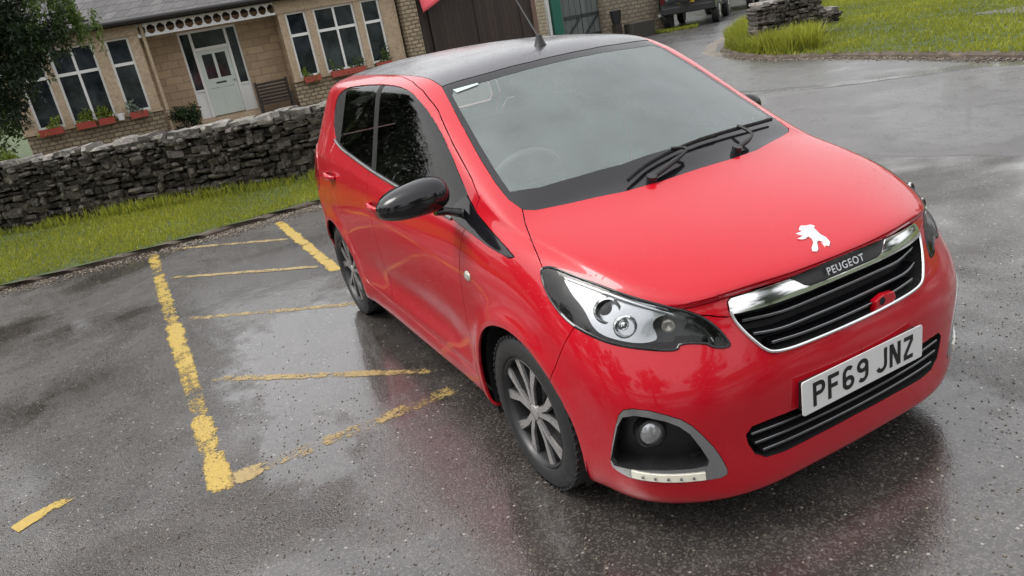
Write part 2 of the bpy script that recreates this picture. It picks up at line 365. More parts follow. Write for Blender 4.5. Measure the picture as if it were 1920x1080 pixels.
def cage_mesh(level=3):
    V = []; idx = {}; F = []
    def v(p):
        key = tuple(round(c, 4) for c in p)
        if key not in idx: idx[key] = len(V); V.append(key)
        return idx[key]
    for sgn in (1, -1):
        def m(p): return (p[0], p[1]*sgn, p[2])
        def q(*P):
            f = [v(m(p)) for p in P]; F.append(f if sgn > 0 else f[::-1])
        for A, B in zip(ST, ST[1:]):
            for k in range(len(A)-1): q(A[k], A[k+1], B[k+1], B[k])
        for T, ring, flip in ((FR, ST[0], False), (RE, ST[-1], True)):
            cols = [T[n]+[ring[11-n]] for n in range(3)]+[ring[:9]]
            for n in range(3):
                for k in range(8):
                    P = (cols[n][k], cols[n+1][k], cols[n+1][k+1], cols[n][k+1]); q(*(P[::-1] if flip else P))
    me = bpy.data.meshes.new('cage'); me.from_pydata(V, [], F)
    bm = bmesh.new(); bm.from_mesh(me); bmesh.ops.recalc_face_normals(bm, faces=bm.faces)
    f = max(bm.faces, key=lambda f: f.calc_center_median().z)
    if f.normal.z < 0: bmesh.ops.reverse_faces(bm, faces=bm.faces)
    cl = bm.edges.layers.float.new('crease_edge'); bm.verts.ensure_lookup_table()
    for row, w_ in ((3, .5), (6, .3)):
        for k in range(8, 11):
            for s in (1, -1):
                a, b = [tuple(round(c, 4) for c in (p[0], p[1]*s, p[2])) for p in (ST[row][k], ST[row][k+1])]
                e = bm.edges.get((bm.verts[idx[a]], bm.verts[idx[b]]))
                if e: e[cl] = w_
    bm.to_mesh(me); bm.free()
    o = bpy.data.objects.new('cage', me); COL.objects.link(o)
    md = o.modifiers.new('s', 'SUBSURF'); md.levels = 1
    tgt = [Vector(p) for p in V]
    for it in range(4):        # fit the control cage so that the smooth surface passes through the table
        dg = bpy.context.evaluated_depsgraph_get(); ev = o.evaluated_get(dg); em = ev.to_mesh()
        for i in range(len(V)): me.vertices[i].co += (tgt[i]-em.vertices[i].co)*.9
        ev.to_mesh_clear(); me.update(); o.update_tag()
    md.levels = level; dg = bpy.context.evaluated_depsgraph_get()
    m2 = bpy.data.meshes.new_from_object(o.evaluated_get(dg)); bpy.data.objects.remove(o)
    return m2
WFX, WRX, WZ, WR = -.03, -2.365, .288, .290       # wheel centres and radius
AFX, ARX, AZ, AR = -.045, -2.365, .285, .335      # arches
base = cage_mesh(3)
for vt in base.vertices:
    x, y, z = vt.co
    if abs(y) > .62:
        s = 1 if y > 0 else -1; d = 0
        for cx in (AFX, ARX):
            r = math.hypot(x-cx, z-AZ); d += .013*math.exp(-((r-.345)/.04)**2)
        if -1.95 < x < -.4:
            e = min(1, (x+1.95)/.25, (-.4-x)/.25); d -= e*.012*math.exp(-((z-.43)/.085)**2); d -= e*.006*(1 if z < .30 else 0)
        vt.co.y += s*d
base.update()
BV = [v.co.copy() for v in base.vertices]; BN = [v.normal.copy() for v in base.vertices]
BP = [list(p.vertices) for p in base.polygons]; BVH = BVHTree.FromPolygons(BV, BP)
def smooth_normal(p):
    co, n, i, d = BVH.find_nearest(p)
    vs = BP[i]; ws = [1/((BV[j]-co).length+1e-4) for j in vs]; r = Vector()
    for j, w_ in zip(vs, ws): r += BN[j]*w_*w_
    return r.normalized()
def onsurf(p, off=0.0):
    co, n, i, d = BVH.find_nearest(Vector(p)); return co+smooth_normal(co)*off
def chaikin(P):
    Q = []
    for a, b in zip(P, P[1:]+P[:1]):
        a, b = Vector(a), Vector(b); Q += [a*.75+b*.25, a*.25+b*.75]
    return Q
H = bmesh.new(); H.from_mesh(base)
bmesh.ops.delete(H, geom=[f for f in H.faces if f.calc_center_median().y > 0], context='FACES')
LOOPS = {}
def axes(d):
    d = Vector(d).normalized(); a = d.cross(Vector((0, 0, 1)) if abs(d.z) < .9 else Vector((1, 0, 0))).normalized(); return d, a, d.cross(a)
def cut(name, P, d, smooth=0):
    P = [Vector(p) for p in P]
    for _ in range(smooth): P = chaikin(P)
    d, a, b = axes(d)
    P2 = [(p.dot(a), p.dot(b)) for p in P]; LOOPS[name] = (P2, d, a, b)
    # candidate faces facing d whose box meets the loop box
    lo = [min(p[i] for p in P2)-.02 for i in (0, 1)]; hi = [max(p[i] for p in P2)+.02 for i in (0, 1)]
    cand = []
    for f in H.faces:
        if f.normal.dot(d) < .02: continue
        qs = [(v.co.dot(a), v.co.dot(b)) for v in f.verts]
        if max(q[0] for q in qs) < lo[0] or min(q[0] for q in qs) > hi[0] or max(q[1] for q in qs) < lo[1] or min(q[1] for q in qs) > hi[1]: continue
        cand.append(f)
    n = len(P)
    for i in range(n):
        p, q = P[i], P[(i+1) % n]; t = q-p; t -= d*t.dot(d); L = t.length
        if L < 1e-5: continue
        t /= L; nn = t.cross(d).normalized(); sel = []
        c0, t0 = p.dot(nn), p.dot(t)
        for f in cand:
            h = [v.co.dot(nn)-c0 for v in f.verts]
            if min(h) > -1e-5 or max(h) < 1e-5: continue
            g = [v.co.dot(t)-t0 for v in f.verts]
            if max(g) < -1e-4 or min(g) > L+1e-4: continue
            sel.append(f)
        if not sel: continue
        geom = set(sel)
        for f in sel: geom.update(f.verts); geom.update(f.edges)
        r = bmesh.ops.bisect_plane(H, geom=list(geom), dist=1e-5, plane_co=p, plane_no=nn)
        new = set(g for g in r['geom'] if isinstance(g, bmesh.types.BMFace) and g.is_valid)
        for e in r['geom_cut']:
            if isinstance(e, bmesh.types.BMEdge) and e.is_valid: new.update(e.link_faces)
        cand = list(set(f for f in cand if f.is_valid) | new)
def circle(cx, cz, r, n=48): return [(cx+r*math.cos(2*math.pi*k/n), -.8, cz+r*math.sin(2*math.pi*k/n)) for k in range(n)]
D_SIDE = (0, -1, .0); D_TOP = (0, 0, 1); D_FRONT = (1, 0, 0); D_GL = (0, -.88, .47)
CUTS = []
cut('arch_front', circle(AFX, AZ, AR), D_SIDE); cut('arch_rear', circle(ARX, AZ, AR), D_SIDE)
HEADLIGHT = [(.113,-.722,.849),(.143,-.704,.854),(.178,-.695,.848),(.244,-.676,.835),(.323,-.646,.817),(.382,-.62,.8),(.426,-.597,.787),(.466,-.571,.775),(.502,-.541,.76),(.525,-.507,.745),(.543,-.485,.732),(.56,-.463,.713),(.579,-.443,.685),(.597,-.43,.655),(.608,-.427,.634),(.599,-.451,.635),(.588,-.472,.641),(.575,-.486,.655),(.538,-.547,.664),(.54,-.558,.648),(.515,-.595,.652),(.48,-.636,.661),(.448,-.668,.669),(.411,-.697,.679),(.376,-.717,.691),(.331,-.734,.705),(.287,-.746,.72),(.238,-.75,.743),(.186,-.748,.775),(.143,-.74,.812),(.121,-.73,.836)]
D_HL = (.62, -.68, .40); cut('headlight', HEADLIGHT, D_HL)
cut('hlin', [(.175,-.700,.842),(.25,-.678,.832),(.328,-.650,.812),(.429,-.598,.783),(.490,-.552,.758),(.510,-.540,.745),(.482,-.585,.738),(.480,-.592,.712),(.495,-.590,.695),(.500,-.594,.676),(.47,-.640,.674),(.42,-.685,.687),(.375,-.712,.702),(.345,-.720,.725),(.315,-.716,.755),(.285,-.714,.775),(.245,-.714,.795)], D_HL, 2)
FOG = [(.477,-.721,.494),(.498,-.704,.5),(.532,-.672,.495),(.561,-.638,.479),(.583,-.606,.461),(.598,-.581,.436),(.61,-.555,.397),(.619,-.528,.352),(.626,-.509,.309),(.63,-.495,.266),(.63,-.495,.25),(.623,-.513,.242),(.608,-.549,.243),(.553,-.639,.247),(.495,-.697,.25),(.458,-.719,.252),(.429,-.733,.261),(.407,-.743,.273),(.403,-.745,.293),(.424,-.743,.362),(.449,-.737,.436),(.464,-.73,.477)]
D_FOG = (.75, -.66, .05); cut('fog', FOG, D_FOG)
FOGIN = [(.500,-.703,.480),(.53,-.674,.474),(.561,-.641,.460),(.580,-.611,.440),(.594,-.586,.41),(.605,-.563,.36),(.613,-.543,.31),(.611,-.548,.292),(.592,-.584,.290),(.527,-.673,.292),(.460,-.722,.285),(.418,-.744,.283),(.409,-.748,.30),(.432,-.746,.362),(.457,-.738,.436),(.474,-.727,.47)]
cut('fogin', FOGIN, D_FOG)
GR = [(.62,.1,.775),(.622,-.05,.774),(.620,-.12,.770),(.612,-.208,.766),(.594,-.306,.762),(.573,-.385,.757),(.571,-.396,.748),(.581,-.400,.727),(.593,-.395,.695),(.609,-.381,.665),(.628,-.361,.631),(.644,-.338,.599),(.654,-.312,.584),(.663,-.257,.578),(.67,-.183,.577),(.676,-.076,.577),(.676,.1,.577)]
cut('grille', GR, D_FRONT)
cut('chrome', [(.62,.1,.80),(.6,-.42,.80),(.6,-.42,.716),(.595,-.373,.713),(.612,-.308,.712),(.627,-.226,.714),(.637,-.106,.717),(.639,.1,.719)], D_FRONT)
cut('badge', [(.62,.1,.80),(.613,-.20,.80),(.613,-.198,.766),(.628,-.162,.736),(.631,-.142,.730),(.633,.1,.731)], D_FRONT)
INT = [(.673,.1,.384),(.673,-.286,.387),(.663,-.359,.387),(.655,-.41,.384),(.649,-.431,.362),(.650,-.424,.330),(.652,-.405,.290),(.66,-.369,.264),(.667,-.308,.258),(.675,-.161,.262),(.679,.1,.266)]
cut('intake', INT, D_FRONT)
GLASS = [(-.246,-.613,1.021),(-.368,-.600,1.085),(-.508,-.580,1.165),(-.676,-.553,1.263),(-.80,-.53,1.33),(-.825,-.51,1.345),(-.80,-.40,1.355),(-.772,-.25,1.365),(-.758,-.12,1.369),(-.755,.1,1.37),(-.10,.1,1.04),(-.102,0,1.04),(-.118,-.22,1.035),(-.155,-.38,1.028),(-.195,-.52,1.02)]
cut('glass', GLASS, D_TOP)
SCR = [(-.148,-.622,.972),(-.222,-.635,1.004),(-.317,-.630,1.053),(-.459,-.612,1.133),(-.621,-.585,1.228),(-.771,-.557,1.311),(-.885,-.532,1.37),(-.868,-.46,1.38),(-.835,-.31,1.39),(-.808,-.15,1.392),(-.80,.1,1.392),(.027,.1,.975),(.027,-.06,.975),(.022,-.164,.973),(-.001,-.30,.97),(-.062,-.463,.968),(-.12,-.59,.968)]
cut('screen', SCR, D_TOP)
cut('roof', [(-.885,-.532,1.37),(-.93,-.534,1.38),(-1.0,-.532,1.39),(-1.3,-.527,1.42),(-1.7,-.52,1.43),(-2.1,-.51,1.43),(-2.42,-.49,1.42),(-2.46,-.40,1.42),(-2.48,.1,1.42),(-.80,.1,1.392),(-.808,-.15,1.392),(-.835,-.31,1.39),(-.868,-.46,1.38)], D_TOP)
SIDE = [(-2.209,-.639,1.323),(-2.078,-.625,1.362),(-1.935,-.616,1.376),(-1.508,-.602,1.387),(-1.225,-.607,1.381),(-1.03,-.619,1.36),(-.86,-.636,1.309),(-.74,-.65,1.253),(-.654,-.662,1.203),(-.548,-.682,1.133),(-.47,-.698,1.074),(-.403,-.711,1.021),(-.33,-.728,.965),(-.30,-.745,.925),(-.45,-.760,.926),(-.75,-.758,.945),(-1.122,-.754,.975),(-1.426,-.752,1.004),(-1.783,-.744,1.045),(-1.987,-.74,1.072),(-2.135,-.728,1.106),(-2.225,-.692,1.189),(-2.242,-.664,1.258)]
cut('side', SIDE, D_GL, 1)
cut('pane_f', [(-.36,-.71,.95),(-.36,-.71,1.5),(-1.40,-.6,1.5),(-1.40,-.77,.9),(-.36,-.77,.85)], D_GL)
cut('pane_r', [(-1.47,-.6,1.5),(-2.02,-.6,1.5),(-2.05,-.77,.9),(-1.47,-.77,.9)], D_GL)
cut('sail', [(-.014,-.747,.866),(-.069,-.744,.886),(-.198,-.734,.921),(-.307,-.728,.962),(-.40,-.715,1.016),(-.46,-.73,.98),(-.49,-.764,.934),(-.435,-.763,.924),(-.318,-.764,.904),(-.173,-.764,.878),(-.037,-.756,.860)], D_GL)
cut('door_f', [(-1.50,-.53,1.414),(-1.319,-.541,1.409),(-1.112,-.571,1.393),(-.942,-.595,1.36),(-.819,-.609,1.313),(-.767,-.614,1.288),(-.581,-.654,1.175),(-.4,-.681,1.067),(-.32,-.70,1.01),(-.335,-.74,.93),(-.365,-.77,.88),(-.39,-.797,.79),(-.415,-.805,.64),(-.435,-.80,.47),(-.45,-.797,.33),(-.48,-.794,.275),(-.9,-.791,.285),(-1.50,-.792,.303)], D_GL)
cut('door_r', [(-1.50,-.53,1.414),(-1.50,-.792,.303),(-1.90,-.792,.316),(-1.955,-.792,.34),(-1.975,-.80,.48),(-2.03,-.80,.60),(-2.12,-.80,.74),(-2.24,-.78,.90),(-2.31,-.755,1.03),(-2.325,-.70,1.15),(-2.30,-.63,1.30),(-2.20,-.58,1.39),(-2.10,-.55,1.41),(-1.76,-.531,1.415)], D_GL)
cut('bonnet', [(-.154,-.622,.97),(-.12,-.59,.968),(-.062,-.463,.968),(-.001,-.30,.97),(.022,-.164,.973),(.027,-.06,.975),(.027,.1,.975),(.64,.1,.7),(.64,-.1,.76),(.63,-.25,.76),(.60,-.37,.74),(.584,-.408,.71),(.572,-.434,.716),(.558,-.459,.725),(.50,-.56,.74),(.42,-.645,.76),(.30,-.705,.79),(.20,-.73,.81),(.14,-.731,.84),(.107,-.717,.856),(.024,-.692,.898),(-.083,-.655,.941)], D_TOP)
cut('bumper', [(.19,-.8,.50),(.25,-.8,.60),(.33,-.8,.73),(.45,-.8,.79),(.60,-.8,.82),(.9,-.8,.82),(.9,-.8,0),(.1,-.8,0)], (.25, -.95, 0))
cut('rear_window', [(-2.6,-.47,1.315),(-2.7,-.545,1.10),(-2.7,-.53,1.06),(-2.7,.1,1.04),(-2.6,.1,1.335)], (-1, 0, 0), 0)
cut('tail_light', [(-2.7,-.60,1.04),(-2.74,-.585,.84),(-2.7,-.66,.78),(-2.55,-.79,.76),(-2.5,-.78,.95),(-2.6,-.72,1.06)], (-.75, -.66, 0), 1)
cut('tailgate', [(-2.8,-.57,.62),(-2.8,-.575,1.0),(-2.7,-.60,1.10),(-2.6,-.52,1.33),(-2.6,.1,1.37),(-2.8,.1,.62)], (-1, 0, 0))
cut('rear_bumper', [(-2.63,-.8,.60),(-3,-.8,.60),(-3,-.8,0),(-2.5,-.8,0),(-2.69,-.8,.30)], (-.25, -.95, 0))
def inside(P, x, y):
    c = False; j = len(P)-1
    for i in range(len(P)):
        xi, yi = P[i]; xj, yj = P[j]
        if (yi > y) != (yj > y) and x < (xj-xi)*(y-yi)/(yj-yi)+xi: c = not c
        j = i
    return c
def has(name, c, n, lim=.02):
    P2, d, a, b = LOOPS[name]
    return n.dot(d) > lim and inside(P2, c.dot(a), c.dot(b))
def classify(c, n):
    if has('arch_front', c, n) or has('arch_rear', c, n): return 'arch'
    if c.x > .3:
        if has('grille', c, n):
            if has('badge', c, n): return 'badge_bay'
            return 'chrome_bar' if has('chrome', c, n) else 'grille'
        if has('intake', c, n): return 'intake'
    if c.x > 0:
        if has('headlight', c, n): return 'headlight_in' if has('hlin', c, n) else 'headlight'
        if has('fog', c, n): return 'fog' if has('fogin', c, n) else 'fog_frame'
    if has('glass', c, n, .1): return 'glass'
    if has('screen', c, n, .1): return 'screen_border'
    if has('sail', c, n): return 'sail'
    if has('side', c, n):
        if has('pane_f', c, n): return 'pane_f'
        if has('pane_r', c, n): return 'pane_r'
        return 'side_trim'
    if has('door_f', c, n): return 'door_f'
    if has('door_r', c, n): return 'door_r'
    if c.x > -.3 and has('bonnet', c, n, .1): return 'bonnet'
    if has('roof', c, n, .3): return 'roof'
    if c.x > .1 and has('bumper', c, n, -1): return 'bumper'
    if c.x < -2.2:
        if has('rear_window', c, n): return 'rear_window'
        if has('tail_light', c, n): return 'tail_light'
        if has('tailgate', c, n): return 'tailgate'
        if has('rear_bumper', c, n, -1): return 'rear_bumper'
    return 'body'
LAB = {}
H.verts.ensure_lookup_table(); H.faces.ensure_lookup_table(); H.normal_update()
for i, v in enumerate(H.verts): v.index = i
for f in H.faces: LAB.setdefault(classify(f.calc_center_median(), smooth_normal(f.calc_center_median())), []).append([v.index for v in f.verts])
HV = [v.co.copy() for v in H.verts]
H.free()
for p_ in HV:
    if abs(p_.y) < 6e-4: p_.y = 0.0
def region(labels, both):
    """V, F of a labelled patch; both: near half plus its mirror image welded on the centre line"""
    faces = sum((LAB.get(l, []) for l in labels), []); V = []; idx = {}; F = []
    def v(p):
        k = (round(p[0], 5), round(p[1], 5), round(p[2], 5))
        if k not in idx: idx[k] = len(V); V.append(Vector(p))
        return idx[k]
    for f in faces:
        q = [v(HV[i]) for i in f]
        q2 = [a for a, b in zip(q, q[1:]+q[:1]) if a != b]
        if len(q2) > 2: F.append(q2)
        if both:
            q = [v((HV[i].x, -HV[i].y if abs(HV[i].y) > 2e-5 else HV[i].y, HV[i].z)) for i in f][::-1]
            q2 = [a for a, b in zip(q, q[1:]+q[:1]) if a != b]
            if len(q2) > 2: F.append(q2)
    return V, F
def mirrored(V, F): return [Vector((p.x, -p.y, p.z)) for p in V], [f[::-1] for f in F]
def boundary(F):
    ed = {}
    for f in F:
        for a, b in zip(f, f[1:]+f[:1]): ed[(a, b)] = 1
    return [(a, b) for (a, b) in ed if (b, a) not in ed]
def snorm(p, side):
    if side > 0: n = smooth_normal(Vector((p.x, -p.y, p.z))); return Vector((n.x, -n.y, n.z))
    return smooth_normal(p)
def panel(name, V, F, mat, parent, gap=.0018, lip=.012, off=0.0, keep_center=True, lipfun=None, **k):
    """a body panel cut from the smooth surface, edges eased back by the shut gap and turned inwards"""
    V = [p.copy() for p in V]; N = [snorm(p, 0) for p in V]
    bd = boundary(F); acc = {}; nxt = {}
    for a, b in bd: nxt[a] = b
    for a, b in bd:
        t = (V[b]-V[a])
        for i in (a, b):
            inn = N[i].cross(t)          # left of the edge = inside the patch
            if inn.length > 1e-9: acc[i] = acc.get(i, Vector())+inn.normalized()
    lat = {}
    for i, d in acc.items():
        if d.length > 1e-6: d.normalize()
        lat[i] = d.copy(); V[i] = V[i]+d*gap
    for i in range(len(V)): V[i] = V[i]+N[i]*off
    nv = len(V); V2 = list(V); N2 = list(N); m1 = {}; m2 = {}
    if lip > 0:
        for i in acc:
            m1[i] = len(V2); V2.append(V[i].copy()); N2.append((N[i]*.5-lat[i]).normalized())
            dn = lipfun(V[i]) if lipfun else -N[i]*lip
            m2[i] = len(V2); V2.append(V[i]+dn+lat[i]*.001); N2.append((-lat[i]).normalized() if lat[i].length > 0 else N[i])
        F = list(F)+[(b, a, m2[a], m2[b]) if False else (m1[b], m1[a], m2[a], m2[b]) for a, b in bd]
    me = bpy.data.meshes.new(name); me.from_pydata(V2, [], [tuple(f) for f in F])
    me.polygons.foreach_set('use_smooth', [True]*len(me.polygons)); me.update()
    me.normals_split_custom_set_from_vertices([n if n.length > .5 else Vector((0, 0, 1)) for n in N2])
    return link_mesh(name, me, mat, parent, **k)
def recess(name, V, F, vec, mat, parent, scale=.97, wallmat=None, **k):
    """a tray behind an opening: the opening's own patch moved back by vec, with side walls"""
    V = [p.copy() for p in V]; c = sum(V, Vector())/len(V); vec = Vector(vec)
    V2 = [(p-c)*scale+c+vec for p in V]; n = len(V); bd = boundary(F)
    FF = [tuple(i+n for i in f) for f in F]+[(b, a, a+n, b+n)[::-1] for a, b in bd]
    me = bpy.data.meshes.new(name); me.from_pydata([p-vec.normalized()*-.001 for p in V]+V2, [], FF); me.update()
    me.polygons.foreach_set('use_smooth', [True]*len(FF)); me.set_sharp_from_angle(angle=math.radians(40))
    return link_mesh(name, me, mat, parent, **k)
# ------------------------------------------------------------------ the red hatchback
CAR = empty('hatchback_car', label='glossy red five-door hatchback with black roof and mirrors parked over the hatched bay', cat='car')
def body_part(name, labels, mat, both=True, parent=CAR, **k):
    V, F = region(labels, both); return panel(name, V, F, mat, parent, **k)
def sided(name, labels, mat, parents=(None, None), **k):
    """near part and its mirror image, two separate objects"""
    V, F = region(labels, False); out = []
    out.append(panel(name, V, F, mat, parents[0] or CAR, **k))
    o = out[0]; me = o.data.copy(); 
    n = len(me.vertices); co = np.empty(n*3, np.float32); me.vertices.foreach_get('co', co); co = co.reshape(-1, 3)
    cn = np.empty(len(me.loops)*3, np.float32); me.corner_normals.foreach_get('vector', cn); cn = cn.reshape(-1, 3)
    vn = {}
    for li, l in enumerate(me.loops): vn[l.vertex_index] = cn[li]
    V2 = [(x, -y, z) for x, y, z in co]; F2 = [tuple(p.vertices)[::-1] for p in me.polygons]
    m2 = bpy.data.meshes.new(name); m2.from_pydata(V2, [], F2); m2.polygons.foreach_set('use_smooth', [True]*len(F2)); m2.update()
    m2.normals_split_custom_set_from_vertices([Vector((float(vn[i][0]), -float(vn[i][1]), float(vn[i][2]))) if i in vn else Vector((0, 0, 1)) for i in range(n)])
    out.append(link_mesh(name, m2, mat, parents[1] or CAR)); return out
body_part('body_shell', ['body'], PAINT)
body_part('bonnet', ['bonnet'], PAINT)
body_part('front_bumper', ['bumper'], PAINT, lip=.02)
body_part('rear_bumper', ['rear_bumper'], PAINT)
body_part('tailgate', ['tailgate'], PAINT)
body_part('roof_panel', ['roof'], ROOFP, lip=.006)
body_part('rear_window', ['rear_window'], TINT, lip=0)
bord = body_part('windscreen_surround', ['screen_border'], GLOSSBLACK, lip=.004, gap=.0005, off=-.002)
SCREENO = body_part('windscreen', ['glass'], SCREEN, lip=0, gap=-.001, off=-.003)
DF = sided('front_door', ['door_f'], PAINT, gap=.0028); DR = sided('rear_door', ['door_r'], PAINT, gap=.0028)
sided('side_window', ['pane_f'], TINT, DF, lip=0, gap=-.001, off=-.004)
sided('side_window', ['pane_r'], TINT, DR, lip=0, gap=-.001, off=-.004)
for o in sided('pillar_trim', ['side_trim'], MATTE, lip=0, off=-.004): split_pieces(o)
SAIL = sided('window_finisher', ['sail'], GLOSSBLACK, lip=.006, gap=.001, off=.004)
sided('tail_light', ['tail_light'], REDLAMP, off=.004)
def pair(fn):
    for s in (-1, 1): fn(s)
def S(p, s): return Vector((p[0], p[1]*(1 if s < 0 else -1), p[2]))
def inset(p, depth):
    q = onsurf(p); return q-smooth_normal(q)*depth
def catmull(P, n=6):
    P = [Vector(p) for p in P]; Q = []
    for i in range(len(P)-1):
        a, b, c, d = P[max(i-1, 0)], P[i], P[i+1], P[min(i+2, len(P)-1)]
        for k in range(n):
            t = k/n; Q.append(.5*((2*b)+(c-a)*t+(2*a-5*b+4*c-d)*t*t+(3*b-a-3*c+d)*t**3))
    return Q+[P[-1]]
# belt mouldings under the side glass
def belt(s):
    P = catmull([(-.47,-.765,.927),(-.75,-.762,.946),(-1.122,-.758,.976),(-1.426,-.756,1.004),(-1.783,-.748,1.045),(-1.987,-.742,1.072),(-2.135,-.728,1.106)], 4)
    MB().tube([S(onsurf(p, .001), s) for p in P], .0075, 6).build('belt_moulding', SATIN, CAR, smooth=60)
pair(belt)
# ---- headlights
def frame_of(d):
    d = Vector(d).normalized(); a = d.cross(Vector((0, 0, 1))).normalized(); b = a.cross(d); return Matrix((a, b, d)).transposed()
def headlight(s):
    V, F = region(['headlight', 'headlight_in'], False)
    if s > 0: V, F = mirrored(V, F)
    lens = MB(); 
    N = [snorm(p, s) for p in V]
    me = bpy.data.meshes.new('lens'); me.from_pydata([p+n*.0 for p, n in zip(V, N)], [], F); me.polygons.foreach_set('use_smooth', [True]*len(F)); me.update()
    me.normals_split_custom_set_from_vertices(N)
    root = recess('headlight', V, F, S((-.060, .045, -.02), s), BLACK, CAR, .93)
    L = link_mesh('lens', me, LENS, root)
    P = [Vector(p) for p in HEADLIGHT]
    for _ in range(1): P = chaikin(P)
    MB().tube([S(inset(p, .002), s) for p in P], .0055, 6, closed=True).build('bezel', GLOSSBLACK, root, smooth=60)
    # silver bowl that fills the upper middle of the lamp
    Vn, FS = region(['headlight_in'], False)
    if FS:
        used = sorted({i for f in FS for i in f}); mp = {i: k for k, i in enumerate(used)}
        V3 = [S(Vn[i]-smooth_normal(Vn[i])*.022, s) for i in used]; F3 = [tuple(mp[i] for i in f) if s < 0 else tuple(mp[i] for i in f)[::-1] for f in FS]
        bd = boundary([list(f) for f in F3]); n = len(V3); V3 += [p+S((-.035, .02, -.01), s) for p in V3]
        m = MB(); m.add(V3, list(F3)+[(b_, a_, a_+n, b_+n) for a_, b_ in bd]); m.build('reflector', SILVER, root, smooth=50)
    for (c, r) in (((.368,-.672,.766), .036), ((.425,-.652,.722), .031)):
        c0 = inset(c, .016); Mx = frame_of(S((.92, -.38, .08), s)); o = S(c0, s)
        m = MB(); nseg = 28
        ringp = [(r*1.12, .006), (r*1.12, .012), (r*.98, .014), (r*.9, .004), (r*.55, -.016), (0.004, -.022)]
        Vv = []; Ff = []
        for k in range(nseg):
            th = 2*math.pi*k/nseg
            for (q, h) in ringp: Vv.append(o+Mx @ Vector((q*math.cos(th), q*math.sin(th), h)))
        M_ = len(ringp)
        for k in range(nseg):
            j = (k+1) % nseg
            for i in range(M_-1): Ff.append((k*M_+i, j*M_+i, j*M_+i+1, k*M_+i+1))
        m.add(Vv, Ff); m.build('lamp_bowl', CHROME, root, smooth=50)
        m = MB(); Vv = []; Ff = []
        for i in range(7):
            ph = math.pi/2*i/6
            for k in range(nseg):
                th = 2*math.pi*k/nseg; Vv.append(o+Mx @ Vector((r*.62*math.sin(ph)*math.cos(th), r*.62*math.sin(ph)*math.sin(th), -.012+r*.55*math.cos(ph))))
        for i in range(6):
            for k in range(nseg): Ff.append((i*nseg+k, i*nseg+(k+1) % nseg, (i+1)*nseg+(k+1) % nseg, (i+1)*nseg+k))
        m.add(Vv, Ff); m.build('bulb', GLOSSBLACK if r > .035 else CHROME, root, smooth=60)
    P = catmull([(.20,-.697,.832),(.30,-.662,.812),(.40,-.618,.783),(.47,-.574,.758),(.515,-.528,.735),(.547,-.494,.708),(.572,-.470,.676),(.585,-.462,.652)], 4)
    MB().tube([S(inset(p, .012), s) for p in P], [.004+.003*math.sin(math.pi*i/(len(P)-1)) for i in range(len(P))], 6).build('light_bar', SILVER, root, smooth=60)
    o = S(inset((.509,-.557,.712), .020), s); m = MB(); Mx = frame_of(S((.8, -.55, .1), s))
    Vv = [o+Mx @ Vector((.017*math.cos(t)*q, .017*math.sin(t)*q, h)) for (q, h) in ((1.15, 0), (1.15, .008), (.8, .010), (.02, .002)) for t in [2*math.pi*k/20 for k in range(20)]]
    m.add(Vv, [(i*20+k, i*20+(k+1) % 20, (i+1)*20+(k+1) % 20, (i+1)*20+k) for i in range(3) for k in range(20)]); m.build('indicator_lamp', CLEARW, root, smooth=50)
pair(headlight)
